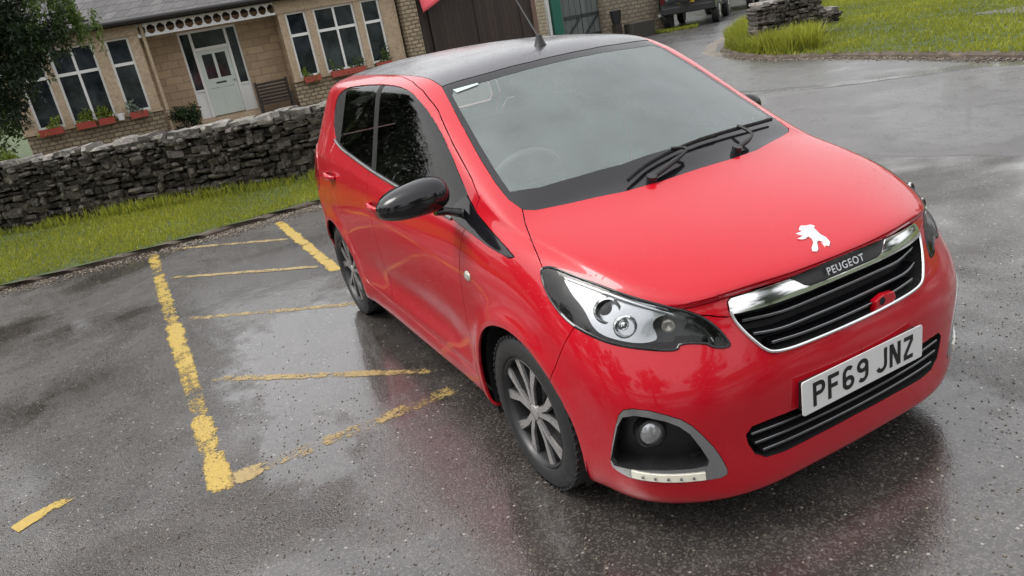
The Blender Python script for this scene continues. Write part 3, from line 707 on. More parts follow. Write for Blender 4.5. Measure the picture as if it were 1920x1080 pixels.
# ---- fog lamp pods
def fog(s):
    V, F = region(['fog'], False)
    if s > 0: V, F = mirrored(V, F)
    root = recess('fog_light_pod', V, F, S((-.055, .045, 0), s), BLACK, CAR, .92)
    V, F = region(['fog_frame'], False)
    Vb, Fb = (V, F) if s < 0 else mirrored(V, F)
    Nb = [snorm(p, s) for p in Vb]; Vb2 = [p+n*.0015 for p, n in zip(Vb, Nb)]; nn = len(Vb2); bd = boundary([list(f) for f in Fb])
    Vall = Vb2+[p.copy() for p in Vb2]+[p-n*.016 for p, n in zip(Vb, Nb)]; Nall = Nb+[Vector((0, 0, 0))]*(2*nn)
    for a_, b_ in bd:
        o_ = Nb[a_].cross(Vb[a_]-Vb[b_]).normalized()
        for i in (a_, b_): Nall[i+nn] = Nall[i+nn]+o_; Nall[i+2*nn] = Nall[i+2*nn]+o_
    Nall = [q.normalized() if q.length > .1 else Vector((0, 0, 1)) for q in Nall]
    FFr = [tuple(f) for f in Fb]+[(b_+nn, a_+nn, a_+2*nn, b_+2*nn) for a_, b_ in bd]
    me = bpy.data.meshes.new('pod_frame'); me.from_pydata(Vall, [], FFr)
    me.polygons.foreach_set('use_smooth', [True]*len(FFr)); me.update(); me.normals_split_custom_set_from_vertices(Nall); link_mesh('pod_frame', me, PODCH, root)
    c = S(onsurf((.53, -.677, .399)), s)+S((-.030, .024, 0), s); Mx = frame_of(S((.95, -.3, 0), s)); m = MB(); n = 28
    prof = [(.046, -.03), (.046, .006), (.040, .010), (.037, .004)]
    Vv = [c+Mx @ Vector((r*math.cos(2*math.pi*k/n), r*math.sin(2*math.pi*k/n), h)) for r, h in prof for k in range(n)]
    m.add(Vv, [(i*n+k, i*n+(k+1) % n, (i+1)*n+(k+1) % n, (i+1)*n+k) for i in range(3) for k in range(n)]); m.build('lamp_ring', BLACK, root, smooth=50)
    prof = [(.037, .004), (.030, .010), (.018, .014), (.001, .016)]
    Vv = [c+Mx @ Vector((r*math.cos(2*math.pi*k/n), r*math.sin(2*math.pi*k/n), h)) for r, h in prof for k in range(n)]
    m = MB(); m.add(Vv, [(i*n+k, i*n+(k+1) % n, (i+1)*n+(k+1) % n, (i+1)*n+k) for i in range(3) for k in range(n)]); m.build('fog_lamp', SILVER, root, smooth=60)
    a, b = onsurf((.470, -.717, .271), .004), onsurf((.606, -.556, .260), .004); t = (b-a).normalized(); up = Vector((0, 0, 1)); nn = t.cross(up).normalized()
    P = [onsurf(a.lerp(b, i/12), .0045) for i in range(13)]
    m = MB(); Vv = []; 
    for p in P:
        nrm = smooth_normal(p)
        for dz, dn in ((-.012, -.012), (-.012, .002), (.012, .002), (.012, -.012)): Vv.append(S(p+Vector((0, 0, dz))+nrm*dn, s))
    Ff = [(i*4+j, i*4+(j+1) % 4, (i+1)*4+(j+1) % 4, (i+1)*4+j) for i in range(12) for j in range(4)]+[(0, 1, 2, 3), (48, 49, 50, 51)]
    m.add(Vv, Ff); m.build('daytime_light_strip', LEDW, root)
    m = MB()
    for i in (2, 4, 6, 8, 10):
        p = onsurf(a.lerp(b, i/12), .0075); nrm = smooth_normal(p); m.box(S(p, s), (.006, .006, .010), M=frame_of(S(nrm, s)))
    split_pieces(m.build('led', SATIN, root))
pair(fog)
# ---- grille
V, F = region(['grille'], True)
GRL = recess('grille', V, F, (-.055, 0, 0), MATTE, CAR, .98)
body_part('chrome_bar', ['chrome_bar'], CHROME, parent=GRL, gap=.001, off=.006, lip=.014)
BAY = body_part('badge_panel', ['badge_bay'], BLACK, parent=GRL, gap=.001, off=.002, lip=.006)
def fullspan(P): P = [Vector(p) for p in P]; return P+[Vector((p.x, -p.y, p.z)) for p in reversed(P) if p.y < -1e-6]
def slat(pts, r, name, mat, back, parent=GRL, hh=1.0):
    P = catmull(fullspan(pts), 4); m = MB(); V = []
    for p in P:
        q = Vector((p.x-back, p.y, p.z))
        V += [q+Vector((.006, 0, r)), q+Vector((.010, 0, 0)), q+Vector((-.004, 0, -r*2.1)), q+Vector((-.03, 0, -r*2.3)), q+Vector((-.03, 0, r*.8))]
    n = len(P); F = [(i*5+j, i*5+(j+1) % 5, (i+1)*5+(j+1) % 5, (i+1)*5+j) for i in range(n-1) for j in range(5)]+[tuple(range(5)), tuple((n-1)*5+j for j in range(5))]
    m.add(V, F); return m.build(name, mat, parent, bevel=0)
for pts in ([(.600,-.362,.680),(.633,-.247,.677),(.644,-.115,.680),(.647,0,.681)], [(.620,-.343,.638),(.645,-.261,.634),(.656,-.13,.636),(.659,0,.636)], [(.645,-.30,.603),(.66,-.2,.600),(.668,-.1,.600),(.67,0,.600)]):
    sl_ = slat(pts, .006, 'slat', GLOSSBLACK, .018)
    P = catmull(fullspan(pts), 4); MB().tube([Vector((p.x-.009, p.y, p.z+.006)) for p in P], .0022, 5).build('slat_edge', SATIN, sl_, smooth=60)
P = catmull(fullspan([(.581,-.396,.722),(.593,-.392,.695),(.609,-.379,.665),(.628,-.358,.631),(.643,-.336,.603),(.654,-.310,.589),(.663,-.257,.583),(.67,-.183,.582),(.676,-.076,.582),(.677,0,.582)]), 4)
MB().tube([onsurf(p, .002) for p in P], .0055, 8).build('chrome_surround', CHROME, GRL, smooth=60)
def text_obj(body, size, M, mat, parent, name, ext=.0015, bold=.0, space=1.0):
    cu = bpy.data.curves.new(name, 'FONT'); cu.body = body; cu.size = size; cu.extrude = ext; cu.align_x = 'CENTER'; cu.align_y = 'CENTER'; cu.offset = bold; cu.space_character = space
    o = bpy.data.objects.new(name, cu); COL.objects.link(o); dg = bpy.context.evaluated_depsgraph_get()
    me = bpy.data.meshes.new_from_object(o.evaluated_get(dg)); bpy.data.objects.remove(o); me.transform(M); me.materials.clear()
    return link_mesh(name, me, mat, parent)
tl = Vector((.34, 0, .94)).normalized(); fx = Vector((0, 1, 0)); fn = fx.cross(Vector((-.36, 0, .93)).normalized())
nb = smooth_normal(Vector((.631, 0, .752))); upv = nb.cross(fx).normalized(); upv = upv if upv.z > 0 else -upv
Mt = Matrix((( fx.x, upv.x, nb.x, .638), (fx.y, upv.y, nb.y, 0), (fx.z, upv.z, nb.z, .751), (0, 0, 0, 1)))
text_obj('PEUGEOT', .031, Mt, SILVER, GRL, 'lettering', .0012, .0004, 1.18)
# bonnet emblem: standing lion silhouette
LION = [(0.4946, -0.0262), (0.4898, -0.0138), (0.4973, -0.0034), (0.4996, 0.0142), (0.5115, 0.0202), (0.5175, 0.0087), (0.5328, 0.0052), (0.5486, -0.0001), (0.5654, 0.0038), (0.586, -0.0024), (0.5977, -0.0203), (0.5914, -0.0269), (0.5755, -0.0232), (0.5671, -0.028), (0.571, -0.0393), (0.5936, -0.0605), (0.5983, -0.0716), (0.5924, -0.0833), (0.5821, -0.0744), (0.5661, -0.0488), (0.5499, -0.0384), (0.5398, -0.0408), (0.5438, -0.0562), (0.5416, -0.0693), (0.5329, -0.0778), (0.5315, -0.0601), (0.5281, -0.0493), (0.522, -0.0584), (0.5119, -0.0608), (0.5129, -0.0441), (0.5119, -0.0344), (0.5037, -0.0389)]
tri = geometry.tessellate_polygon([[Vector((x, y, 0)) for x, y in LION]]); n = len(LION)
def onz(x, y, off):
    h = BVH.ray_cast(Vector((x, y, 2)), Vector((0, 0, -1)))[0]; return h+smooth_normal(h)*off
V = [onz(x, y, .0035) for x, y in LION]+[onz(x, y, 0) for x, y in LION]
MB().add(V, [tuple(t) for t in tri]+[(i, (i+1) % n, (i+1) % n+n, i+n) for i in range(n)]).build('lion_emblem', CHROME, CAR)
# red tow cover hanging out of the grille
m = MB(); m.prism([(.082, .556), (.150, .572), (.176, .598), (.168, .618), (.122, .624), (.084, .612)], .652, .674, M=Matrix(((0, 0, 1), (1, 0, 0), (0, 1, 0))))
TOW = m.build('tow_cover', PAINT, CAR, bevel=.004, label='small red plastic cover sticking out of the grille')
MB().lathe([(.0, 0), (.012, 0), (.012, -.01)], (.6755, .112, .606), 'X', 20).build('socket_hole', MATTE, TOW)
# ---- lower intake
V, F = region(['intake'], True); INTK = recess('lower_grille', V, F, (-.05, 0, 0), MATTE, CAR, .99)
for z, yy in ((.352, .41), (.318, .40), (.286, .375)):
    pts = [(onsurf((.66, y, z)).x, y, z) for y in (-yy, -.30, -.2, -.1, 0)]; sl_ = slat(pts, .005, 'slat', BLACK, .014, INTK)
    P = catmull(fullspan(pts), 4); MB().tube([Vector((p.x-.006, p.y, p.z+.005)) for p in P], .0018, 5).build('slat_edge', SATIN, sl_, smooth=60)
# ---- number plate
PX, PZ = .702, .428
m = MB(); r = .008; pts = []
for cx, cy, a0 in ((.252, .0475, 0), (-.252, .0475, 90), (-.252, -.0475, 180), (.252, -.0475, 270)):
    for k in range(5): a = math.radians(a0+22.5*k); pts.append((cx+r*math.cos(a), cy+r*math.sin(a)))
RX = Matrix(((0, 0, 1, PX), (1, 0, 0, 0), (0, 1, 0, PZ), (0, 0, 0, 1)))
PLATE = MB().prism(pts, -.004, 0, M=RX).build('number_plate', WHITEPL, CAR)
MB().bx(.655, PX-.0045, -.25, .25, PZ-.048, PZ+.048).build('plate_plinth', BLACK, PLATE, bevel=.004)
def ribbon(P, wd, closed=False):
    P = [Vector((x, y, 0)) for x, y in P]; n = len(P); L = []; R_ = []
    for i in range(n):
        if closed: a, b = P[i]-P[i-1], P[(i+1) % n]-P[i]
        else: a = P[i]-P[i-1] if i else P[1]-P[0]; b = P[i+1]-P[i] if i < n-1 else P[-1]-P[-2]
        a.normalize(); b.normalize(); t = (a+b).normalized(); nn = Vector((-t.y, t.x, 0)); k = min(2.0, 1/max(.3, nn.dot(Vector((-a.y, a.x, 0)))))
        L.append(P[i]+nn*wd/2*k); R_.append(P[i]-nn*wd/2*k)
    return L, R_
def arc(cx, cy, rx, ry, a0, a1, n=8): return [(cx+rx*math.cos(math.radians(a0+(a1-a0)*k/n)), cy+ry*math.sin(math.radians(a0+(a1-a0)*k/n))) for k in range(n+1)]
t_ = 7.0; W_, H_ = 50, 79   # mm
GL = {
 'P': [([(7, 0), (7, 79)], 0), ([(13.8, 72)]+arc(29, 56, 14, 16, 90, -90)+[(13.8, 40)], 0)],
 'F': [([(7, 0), (7, 79)], 0), ([(13.8, 72), (46, 72)], 0), ([(13.8, 41), (40, 41)], 0)],
 '6': [(arc(25, 23, 18, 16, 200, 560, 24)[:-1], 1), ([(7, 30), (7, 50)]+arc(25, 54, 18, 18, 180, 40, 8)[1:], 0)],
 '9': [(arc(25, 56, 18, 16, 20, 380, 24)[:-1], 1), ([(43, 49), (43, 29)]+arc(25, 25, 18, 18, 0, -140, 8)[1:], 0)],
 'J': [([(43, 79), (43, 26)]+arc(25, 25, 18, 18, 0, -160, 10)[1:], 0)],
 'N': [([(7, 0), (7, 79)], 0), ([(43, 0), (43, 79)], 0), ([(8, 78), (42, 1)], 0)],
 'Z': [([(4, 72), (46, 72)], 0), ([(42, 66), (8, 13)], 0), ([(4, 7), (46, 7)], 0)]}
y0 = -((50*7+11*5+33)/2)/1000; yc = y0
for ch in 'PF69 JNZ':
    if ch == ' ': yc += .022; continue
    m = MB()
    for pi_, (P, cl) in enumerate(GL[ch]):
        L, R_ = ribbon(P, 14, bool(cl)); n = len(P)
        Vv = [(PX+.0008+.0002*pi_, yc+p.x/1000, PZ-.0395+p.y/1000) for p in L+R_]
        m.add(Vv, [(i, (i+1) % n, (i+1) % n+n, i+n) for i in range(n if cl else n-1)])
    m.build('character', INK, PLATE, fix=False); yc += .061
# ---- wheels
def wheel(cx, s):
    yo = -.792*(-s) if s < 0 else .792
    yo = s*.792; root = None
    def prof(L): return [(r, yo-s*h) for r, h in L]
    ty = MB().lathe(prof([(.207, .012), (.215, .004), (.238, .000), (.262, .004), (.280, .016), (.289, .030), (.290, .085), (.289, .140), (.278, .155), (.24, .166), (.21, .16), (.207, .15)]), (cx, 0, WZ), 'Y', 64, closed=True)
    # tread grooves are left to the side blocks
    for k in range(56):
        th = 2*math.pi*k/56; M3 = Matrix.Rotation(-th, 3, 'Y')
        ty.box(Vector((cx, yo-s*.020, WZ))+M3 @ Vector((.2835, 0, 0)), (.008, .020, .016), M=M3)
    root = empty('wheel', (0, 0, 0)); root.parent = CAR
    ty.build('tyre', RUBBER, root, smooth=50)
    MB().lathe(prof([(.208, .014), (.202, .008), (.197, .014), (.192, .03), (.188, .12), (.207, .15)]), (cx, 0, WZ), 'Y', 64).build('rim', ALLOYD, root, smooth=50)
    face = MB(); back = MB()
    for k in range(5):
        a0 = 2*math.pi*k/5+.35
        def P(r, da): return (r*math.cos(a0+da), r*math.sin(a0+da))
        for sg in (-1, 1):
            arm = [P(.030, .12*sg-.45), P(.030, .12*sg+.45), P(.105, sg*.17+.13), P(.197, sg*.30+.125), P(.197, sg*.30-.115), P(.105, sg*.17-.14)]
            Mx = Matrix(((1, 0, 0, cx), (0, 0, -s, yo-s*.022), (0, 1, 0, WZ), (0, 0, 0, 1)))
            z = .0005*(sg > 0)+.0003*k
            arm2 = [P(.034, sg*.20-.30), P(.034, sg*.20+.30), P(.105, sg*.18+.095), P(.196, sg*.30+.095), P(.196, sg*.30-.085), P(.105, sg*.18-.105)]
            face.prism(arm2, -.002-z, .006, Mx); back.prism(arm, .0065, .030-z, Mx)
    back.build('spokes', ALLOYD, root); face.build('spoke_faces', ALLOY, root)
    MB().lathe(prof([(.0, .014), (.020, .015), (.030, .018), (.034, .03)]), (cx, 0, WZ), 'Y', 32).build('hub_cap', ALLOY, root, smooth=40)
    bl = MB()
    for k in range(4):
        a = math.pi/2*k+.5; bl.lathe([(0, -.002), (.008, 0), (.008, .01)][0:3] if False else [(0, yo-s*.024), (.008, yo-s*.025), (.008, yo-s*.04)], (cx+.048*math.cos(a), 0, WZ+.048*math.sin(a)), 'Y', 8)
    split_pieces(bl.build('wheel_bolt', ALLOYD, root))
    MB().lathe(prof([(.03, .075), (.125, .075), (.125, .095), (.03, .095)]), (cx, 0, WZ), 'Y', 40, closed=True).build('brake_disc', DISC, root, smooth=40)
    # arch liner
    m = MB(); n = 24; Vv = []
    for k in range(n+1):
        th = math.radians(-25+230*k/n); acx = AFX if cx > -1 else ARX
        for yy in (.775, .44): Vv.append((acx+.347*math.cos(th), s*yy, AZ+.347*math.sin(th)))
    m.add(Vv, [(2*k, 2*k+1, 2*k+3, 2*k+2) for k in range(n)]+[tuple(2*k+1 for k in range(n+1))]); m.build('wheel_arch_liner', MATTE, CAR, fix=False)
for cx in (WFX, WRX):
    for s in (-1, 1): wheel(cx, s)
# ---- door mirrors
def mirror(s):
    c = Vector((-.425, -.912, 1.040)); V = []; F = []; nu, nv = 28, 18
    def sp(v, e): return math.copysign(abs(v)**e, v)
    for i in range(nv+1):
        ph = math.pi*i/nv
        for k in range(nu):
            th = 2*math.pi*k/nu
            y = sp(math.cos(ph), .80); rr = math.sin(ph)**.70
            x = sp(math.cos(th), .8)*rr; z = sp(math.sin(th), .85)*rr
            x = x*.095 if x > 0 else x*.035
            t = (y+1)/2                                # 1 at the body side
            zz = z*(.050+.024*t)*(1.06 if z > 0 else .92)+(-.010*(1-t)); 
            V.append(S(c+Vector((x*(.75+.35*t)-.02*(1-t), y*.132, zz+.010*t)), s))
    for i in range(nv):
        for k in range(nu): F.append((i*nu+k, i*nu+(k+1) % nu, (i+1)*nu+(k+1) % nu, (i+1)*nu+k))
    root = MB().add(V, F).build('door_mirror', GLOSSBLACK, CAR, smooth=70)
    PV = Vector((-.44, .775, 0))
    MB().lathe([(0, 0), (.055, .001), (.058, .006)], (0, 0, 0), 'X', 24).build('mirror_glass', CHROME, root)
    g = root.children[0]; g.scale = (1, 1.9, 1); g.location = S((-.462, -.925, 1.043), s)
    P = [(-.42,-.84,.985),(-.415,-.80,.975),(-.41,-.765,.962),(-.405,-.742,.955)]
    MB().tube([S(p, s) for p in catmull(P, 4)], [.030]*4+[.026]*4+[.030]*4+[.034], 12, flat=.55).build('mirror_arm', GLOSSBLACK, root, smooth=60)
pair(mirror)
# the passenger-side mirror is folded in against its door
for o in [o for o in CAR.children if o.name.startswith('door_mirror')]:
    if o.data.vertices[0].co.y > 0:
        MF = Matrix.Translation((-.50, .735, -.035)) @ Matrix.Rotation(math.radians(80), 4, 'Z') @ Matrix.Translation((.445, -.79, 0))
        o.data.transform(MF)
        for ch in o.children:
            if ch.name.startswith('mirror_arm'): ch.data.transform(Matrix.Translation((-.02, -.085, -.02))); continue
            ch.matrix_local = MF @ Matrix.LocRotScale(ch.location, None, ch.scale)
# ---- door handles
def handle(cx, z, side, door, ln=.155):
    P = []
    for i in range(13):
        t = i/12; x = cx-ln/2+ln*t; h = .030*math.sin(math.pi*min(1, max(0, t)))**.45; p = onsurf((x, -.79, z+.012*(.5-t)), .002+h); P.append(S(p, side))
    o = MB().tube(P, [.009+.004*math.sin(math.pi*i/12) for i in range(13)], 10, flat=1.35).build('door_handle', PAINT, door, smooth=70)
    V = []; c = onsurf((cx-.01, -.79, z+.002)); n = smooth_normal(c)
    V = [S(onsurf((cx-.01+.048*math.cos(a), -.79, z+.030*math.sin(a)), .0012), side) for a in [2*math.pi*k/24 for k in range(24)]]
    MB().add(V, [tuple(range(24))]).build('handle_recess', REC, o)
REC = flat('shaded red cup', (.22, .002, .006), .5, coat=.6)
for i, s in enumerate((-1, 1)):
    handle(-1.385, .845, s, DF[i]); handle(-2.175, .912, s, DR[i])
# ---- side repeaters, aerial, wipers
def repeater(s):
    V = []; n = 20
    for i in range(6):
        ph = math.pi/2*i/5
        for k in range(n):
            a = 2*math.pi*k/n; V.append(S(onsurf((-.325+.027*math.sin(ph)*math.cos(a)+.0, -.8, .744+.019*math.sin(ph)*math.sin(a)), .001+.009*math.cos(ph)), s))
    MB().add(V, [(i*n+k, i*n+(k+1) % n, (i+1)*n+(k+1) % n, (i+1)*n+k) for i in range(5) for k in range(n)]).build('side_repeater', CLEARW, CAR, smooth=60)
pair(repeater)
ab = onsurf((-.965, 0, 1.44)); A = MB().lathe([(.0, .045), (.012, .043), (.019, .02), (.026, .004), (.030, -.004)], tuple(ab), 'Z', 20).build('aerial', BLACK, CAR, smooth=60)
MB().tube([ab+Vector((0, 0, .03)), ab+Vector((-.10, 0, .14)), ab+Vector((-.24, 0, .30))], [.005, .004, .0025], 8).build('mast', BLACK, A, smooth=60)
def wiper(piv, elbow, blade):
    B = catmull([onsurf(p, .016) for p in blade], 4); k = len(B)//2
    root = MB().tube(catmull([onsurf(piv, .012), onsurf(elbow, .030), B[k]+Vector((0, 0, .012))], 5), [.010]*4+[.006]*6+[.0045], 8).build('wiper', BLACK, CAR, smooth=60)
    MB().tube([onsurf(piv, -.005), onsurf(piv, .022)], .018, 14).build('pivot_cap', BLACK, root, smooth=40)
    MB().tube(B, .005, 6, flat=1.5).build('blade', MATTE, root, smooth=60)
wiper((.005,-.19,.985), (-.045,.0,1.01), [(-.022,-.27,1.0),(-.05,-.17,1.02),(-.07,-.04,1.032),(-.088,.10,1.036),(-.100,.20,1.034)])
wiper((-.015,.215,.985), (-.06,.33,1.0), [(-.085,.10,1.045),(-.11,.25,1.036),(-.14,.40,1.025),(-.185,.56,1.008)])
MB().add([onsurf(p, .002) for p in ((-.825,-.512,1.35),(-.80,-.508,1.335),(-.792,-.46,1.345),(-.79,-.41,1.348),(-.802,-.41,1.354),(-.812,-.46,1.352))], [(0, 1, 2, 5), (5, 2, 3, 4)]).build('screen_highlight', flat('painted pale highlight', (.50, .62, .60), .3), SCREENO)  # pale strip painted in place of a bright reflection on the windscreen
# ---- underside and cabin
m = MB(); m.bx(-2.66, .52, -.44, .44, .20, .30); m.bx(-1.98, -.42, -.735, -.44, .19, .27); m.bx(-1.98, -.42, .44, .735, .19, .27); m.bx(.33, .56, -.55, -.44, .19, .3); m.bx(.33, .56, .44, .55, .19, .3)
m.bx(-2.72, -2.70, -.6, .6, .26, .6)
m.bx(.18, .20, -.62, .62, .28, .80)
m.build('underbody', MATTE, CAR)
m = MB(); P = [(-.12, .93), (-.24, .965), (-.42, .955), (-.52, .93), (-.56, .86), (-.55, .60), (-.2, .60)]
m.prism([(x, z) for x, z in P], -.66, .66, M=Matrix(((1, 0, 0), (0, 0, 1), (0, 1, 0)))); m.build('dashboard', TRIM, CAR)
MB().bx(-.60, -.555, -.46, -.24, .885, .945).build('instrument_binnacle', BLACK, CAR, bevel=.012)
c = Vector((-.66, -.35, .905)); Mx = frame_of((-.88, 0, .42)); P = [c+Mx @ Vector((.185*math.cos(a), .185*math.sin(a), 0)) for a in [2*math.pi*k/40 for k in range(40)]]
SW = MB().tube(P, .015, 8, closed=True).build('steering_wheel', WHEELM, CAR, smooth=70)
m = MB()
for a in (0, 180, 270): m.tube([c, c+Mx @ Vector((.18*math.cos(math.radians(a)), .18*math.sin(math.radians(a)), 0))], .016, 6)
m.lathe([(0, .03), (.06, .02), (.065, -.02)], tuple(c), 'X', 20); m.build('steering_hub', BLACK, SW)
def seat(y):
    root = MB().bx(-1.52, -1.02, y-.24, y+.24, .42, .60).build('seat_cushion', FABRIC, CAR, bevel=.05)
    Mx = Matrix.Rotation(math.radians(-18), 3, 'Y')
    MB().box((-1.62, y, .84), (.13, .46, .60), M=Mx).build('backrest', FABRIC, root, bevel=.045)
    MB().box((-1.745, y, 1.205), (.09, .26, .17), M=Mx).build('head_restraint', FABRIC, root, bevel=.035)
seat(-.36); seat(.36)
MB().bx(-2.35, -2.2, -.58, .58, .55, 1.02).build('rear_bench', FABRIC, CAR, bevel=.04)
MB().bx(-2.2, -1.78, -.58, .58, .42, .58).build('rear_cushion', FABRIC, CAR, bevel=.04)
MB().box((-.885, 0, 1.335), (.03, .22, .065), M=Matrix.Rotation(.3, 3, 'Y')).build('rear_view_mirror', BLACK, CAR, bevel=.01)
MB().box((-.80, 0.005, 1.345), (.06, .12, .05), M=Matrix.Rotation(.45, 3, 'Y')).build('mirror_mount', BLACK, CAR, bevel=.008)
# ------------------------------------------------------------------ ground, road, verges
ASPH = mat_asphalt('wet car park asphalt', .046, 1.25, (.07, .38), puddle=[(-1.9, -1.1, 1.5, .75, 1), (-.3, -1.15, .9, .35, .8), (1.0, .15, .85, 1.0, 1), (.75, -.75, .6, .5, .8), (-3.6, -1.2, 1.6, .6, .8), (-1.0, -1.45, .55, .30, 1)])
ROADM = mat_asphalt('smoother wet road tarmac', .075, .5, (.20, .33), (1, .93, .97), film=.35)
LANEM = mat_asphalt('grey wet lane tarmac', .075, .4, (.18, .35), (1, .97, .98), film=.4)
SOIL = mat_stone('wet soil and grit', [(.05, .038, .026), (.09, .07, .05), (.16, .13, .10)], 4, .9, .7, attr=False)
GREEN = mat_stone('rough meadow ground', [(.030, .045, .010), (.05, .08, .016), (.075, .11, .022)], 1.5, .9, .8, attr=False)
GRAVEL = mat_stone('garden gravel', [(.14, .12, .10), (.20, .18, .15), (.28, .25, .21)], 5, .9, .7, attr=False)
def sheet(name, pts, z, mat, kind='structure', **k):
    tri = geometry.tessellate_polygon([[Vector((x, y, 0)) for x, y in pts]])
    me = bpy.data.meshes.new(name); me.from_pydata([(x, y, z) for x, y in pts], [], [tuple(t) for t in tri]); me.update()
    bm = bmesh.new(); bm.from_mesh(me)
    for f in bm.faces:
        if f.normal.z < 0: f.normal_flip()
    if z > 0:      # feathered edge so that no gap shows under the sheet
        n = len(pts); ar = sum(pts[i][0]*pts[(i+1) % n][1]-pts[(i+1) % n][0]*pts[i][1] for i in range(n)); sg = 1 if ar > 0 else -1; ring = []
        for i in range(n):
            a, b = Vector(pts[i-1]), Vector(pts[(i+1) % n]); t = (b-a).normalized(); ring.append(bm.verts.new((pts[i][0]+sg*t.y*.03, pts[i][1]-sg*t.x*.03, .0006)))
        bm.verts.ensure_lookup_table()
        for i in range(n):
            j = (i+1) % n
            try:
                f = bm.faces.new((bm.verts[i], bm.verts[j], ring[j], ring[i]))
                f.normal_update()
                if f.normal.z < 0: f.normal_flip()
            except ValueError: pass
    bm.to_mesh(me); bm.free()
    return link_mesh(name, me, mat, None, kind=kind, **k)
sheet('ground', [(-900, -900), (900, -900), (900, 900), (-900, 900)], -.03, GREEN)
def jag(P, amp, step=.12, seed=1):
    R_ = random.Random(seed); out = []
    for (a, b) in zip(P, P[1:]):
        L = math.hypot(b[0]-a[0], b[1]-a[1]); n = max(1, int(L/step)); nx, ny = -(b[1]-a[1])/L, (b[0]-a[0])/L
        for i in range(n): t = i/n; o = R_.uniform(-amp, amp); out.append((a[0]+(b[0]-a[0])*t+nx*o, a[1]+(b[1]-a[1])*t+ny*o))
    return out+[P[-1]]
VERGE = [(-6.35, -14), (-6.12, -5), (-6.08, -3.2), (-5.95, -1.8), (-6.0, -.9), (-6.1, -.2), (-6.0, 1.5), (-5.6, 3.2)]
LAWN = [(9, 5.2), (2.5, 6.9), (-.5, 7.4), (-3.42, 7.90), (-5.22, 8.24), (-6.7, 8.47), (-7.9, 8.46), (-9.3, 8.95), (-10.6, 9.75), (-11.6, 10.75), (-12.6, 12.1), (-19.2, 19.7), (-30, 32)]
# the car park and the road share one base sheet
sheet('car_park', [(-6.8, -14), (12, -14), (12, 4.8)]+[(9, 5.0)]+[(p[0]+.1, p[1]+.15) for p in LAWN[1:-1]]+[(-29.5, 32.5), (-36, 30), (-22.5, 12.8), (-17.5, 9), (-9, 5.5), (-6.6, 2)], 0, ASPH)
sheet('road', jag([(14, 8.8), (6, 6.0), (2, 4.75), (-1.13, 3.86), (-2.04, 3.54), (-3.4, 3.9), (-4.9, 4.9), (-5.5, 5.75)], .03, .2, 3)+jag([(-5.5, 5.75), (-4.55, 6.25), (-4.1, 6.75), (-3.4, 7.5), (-1.5, 7.55), (.5, 7.2), (9, 5.3), (14, 3)][:6]+[(14, 8.9)], .02, .2, 4)[:-1], .004, ROADM)
sheet('lane', jag([(-5.75, 5.95), (-4.75, 6.45), (-4.3, 6.9), (-3.8, 7.6)], .02, .2, 6)+[(-5.3, 8.1), (-6.8, 8.33), (-8.0, 8.32), (-9.4, 8.8), (-10.8, 9.6), (-11.8, 10.6), (-12.8, 12.0), (-19.4, 19.6), (-30.2, 32), (-35.5, 30), (-22.2, 13.0), (-17.3, 9.3), (-9, 5.8)], .005, LANEM)
def raised(name, pts, h, mat, side=SOIL, **k):
    """an earth bank with a rounded shoulder"""
    n = len(pts); c = Vector((sum(p[0] for p in pts)/n, sum(p[1] for p in pts)/n)); rings = []
    for dist, z in ((0, -.02), (.03, h*.55), (.10, h*.9), (.22, h)):
        rings.append([(p[0]+(c.x-p[0])/max(1e-3, math.hypot(c.x-p[0], c.y-p[1]))*dist, p[1]+(c.y-p[1])/max(1e-3, math.hypot(c.x-p[0], c.y-p[1]))*dist, z) for p in pts])
    V = sum(rings, []); F = []
    for r_ in range(3):
        for i in range(n): j = (i+1) % n; F.append((r_*n+i, r_*n+j, (r_+1)*n+j, (r_+1)*n+i))
    tri = geometry.tessellate_polygon([[Vector(p) for p in rings[3]]]); F += [tuple(i+3*n for i in t) for t in tri]
    m = MB(); m.add(V, F); m.m = [1]*(3*n)+[0]*(len(F)-3*n)
    return m.build(name, [mat, side], kind='structure', **k)
WB0 = Vector((-9.517, -3.622, 0)); WD = Vector((.44253, .89676, 0)); WN = Vector((.89676, -.44253, 0))
def wp(s, o, z): return WB0+WD*s+WN*o+Vector((0, 0, z))
vin = [tuple(wp(s, -.1, 0))[:2] for s in (7.3, 4, 0, -4, -10)]
verge_poly = jag(VERGE, .05, .15, 11)+vin
raised('verge', verge_poly, .05, GREEN)
lawn_poly = jag(LAWN, .05, .2, 12)+[(-10, 45), (30, 40), (30, 4)]
raised('lawn', lawn_poly, .07, GREEN)
sheet('garden_path', [(-21.5, -14), (-12.8, -14), (-9.7, -3.6), (-7.6, .6), (-6.4, 3.2), (-14, 8.8), (-20.5, 12), (-20.5, -4)], -.012, GRAVEL)
sheet('footpath', [(-6.9, 12.3), (-3, 11.0), (5, 8.6), (6, 9.6), (-2, 12.4), (-6, 13.6)], .085, LANEM)
DARKW = mat_asphalt('dark wet gutter tarmac', .020, .5, (.12, .3))
GB = [(-6.6, 5.05), (-5.55, 5.72), (-4.72, 6.2), (-4.2, 6.75), (-3.6, 7.35), (-2.2, 7.62), (-.4, 7.35), (2.6, 6.75), (9, 5.1)]
GT = [(-6.6, 5.25), (-5.6, 5.98), (-4.9, 6.42), (-4.42, 6.95), (-3.85, 7.62), (-2.3, 7.85), (-.3, 7.5), (2.7, 6.9), (9, 5.2)]
sheet('gutter', jag(GB, .03, .15, 31)+jag(GT[::-1], .03, .15, 32), .009, DARKW)
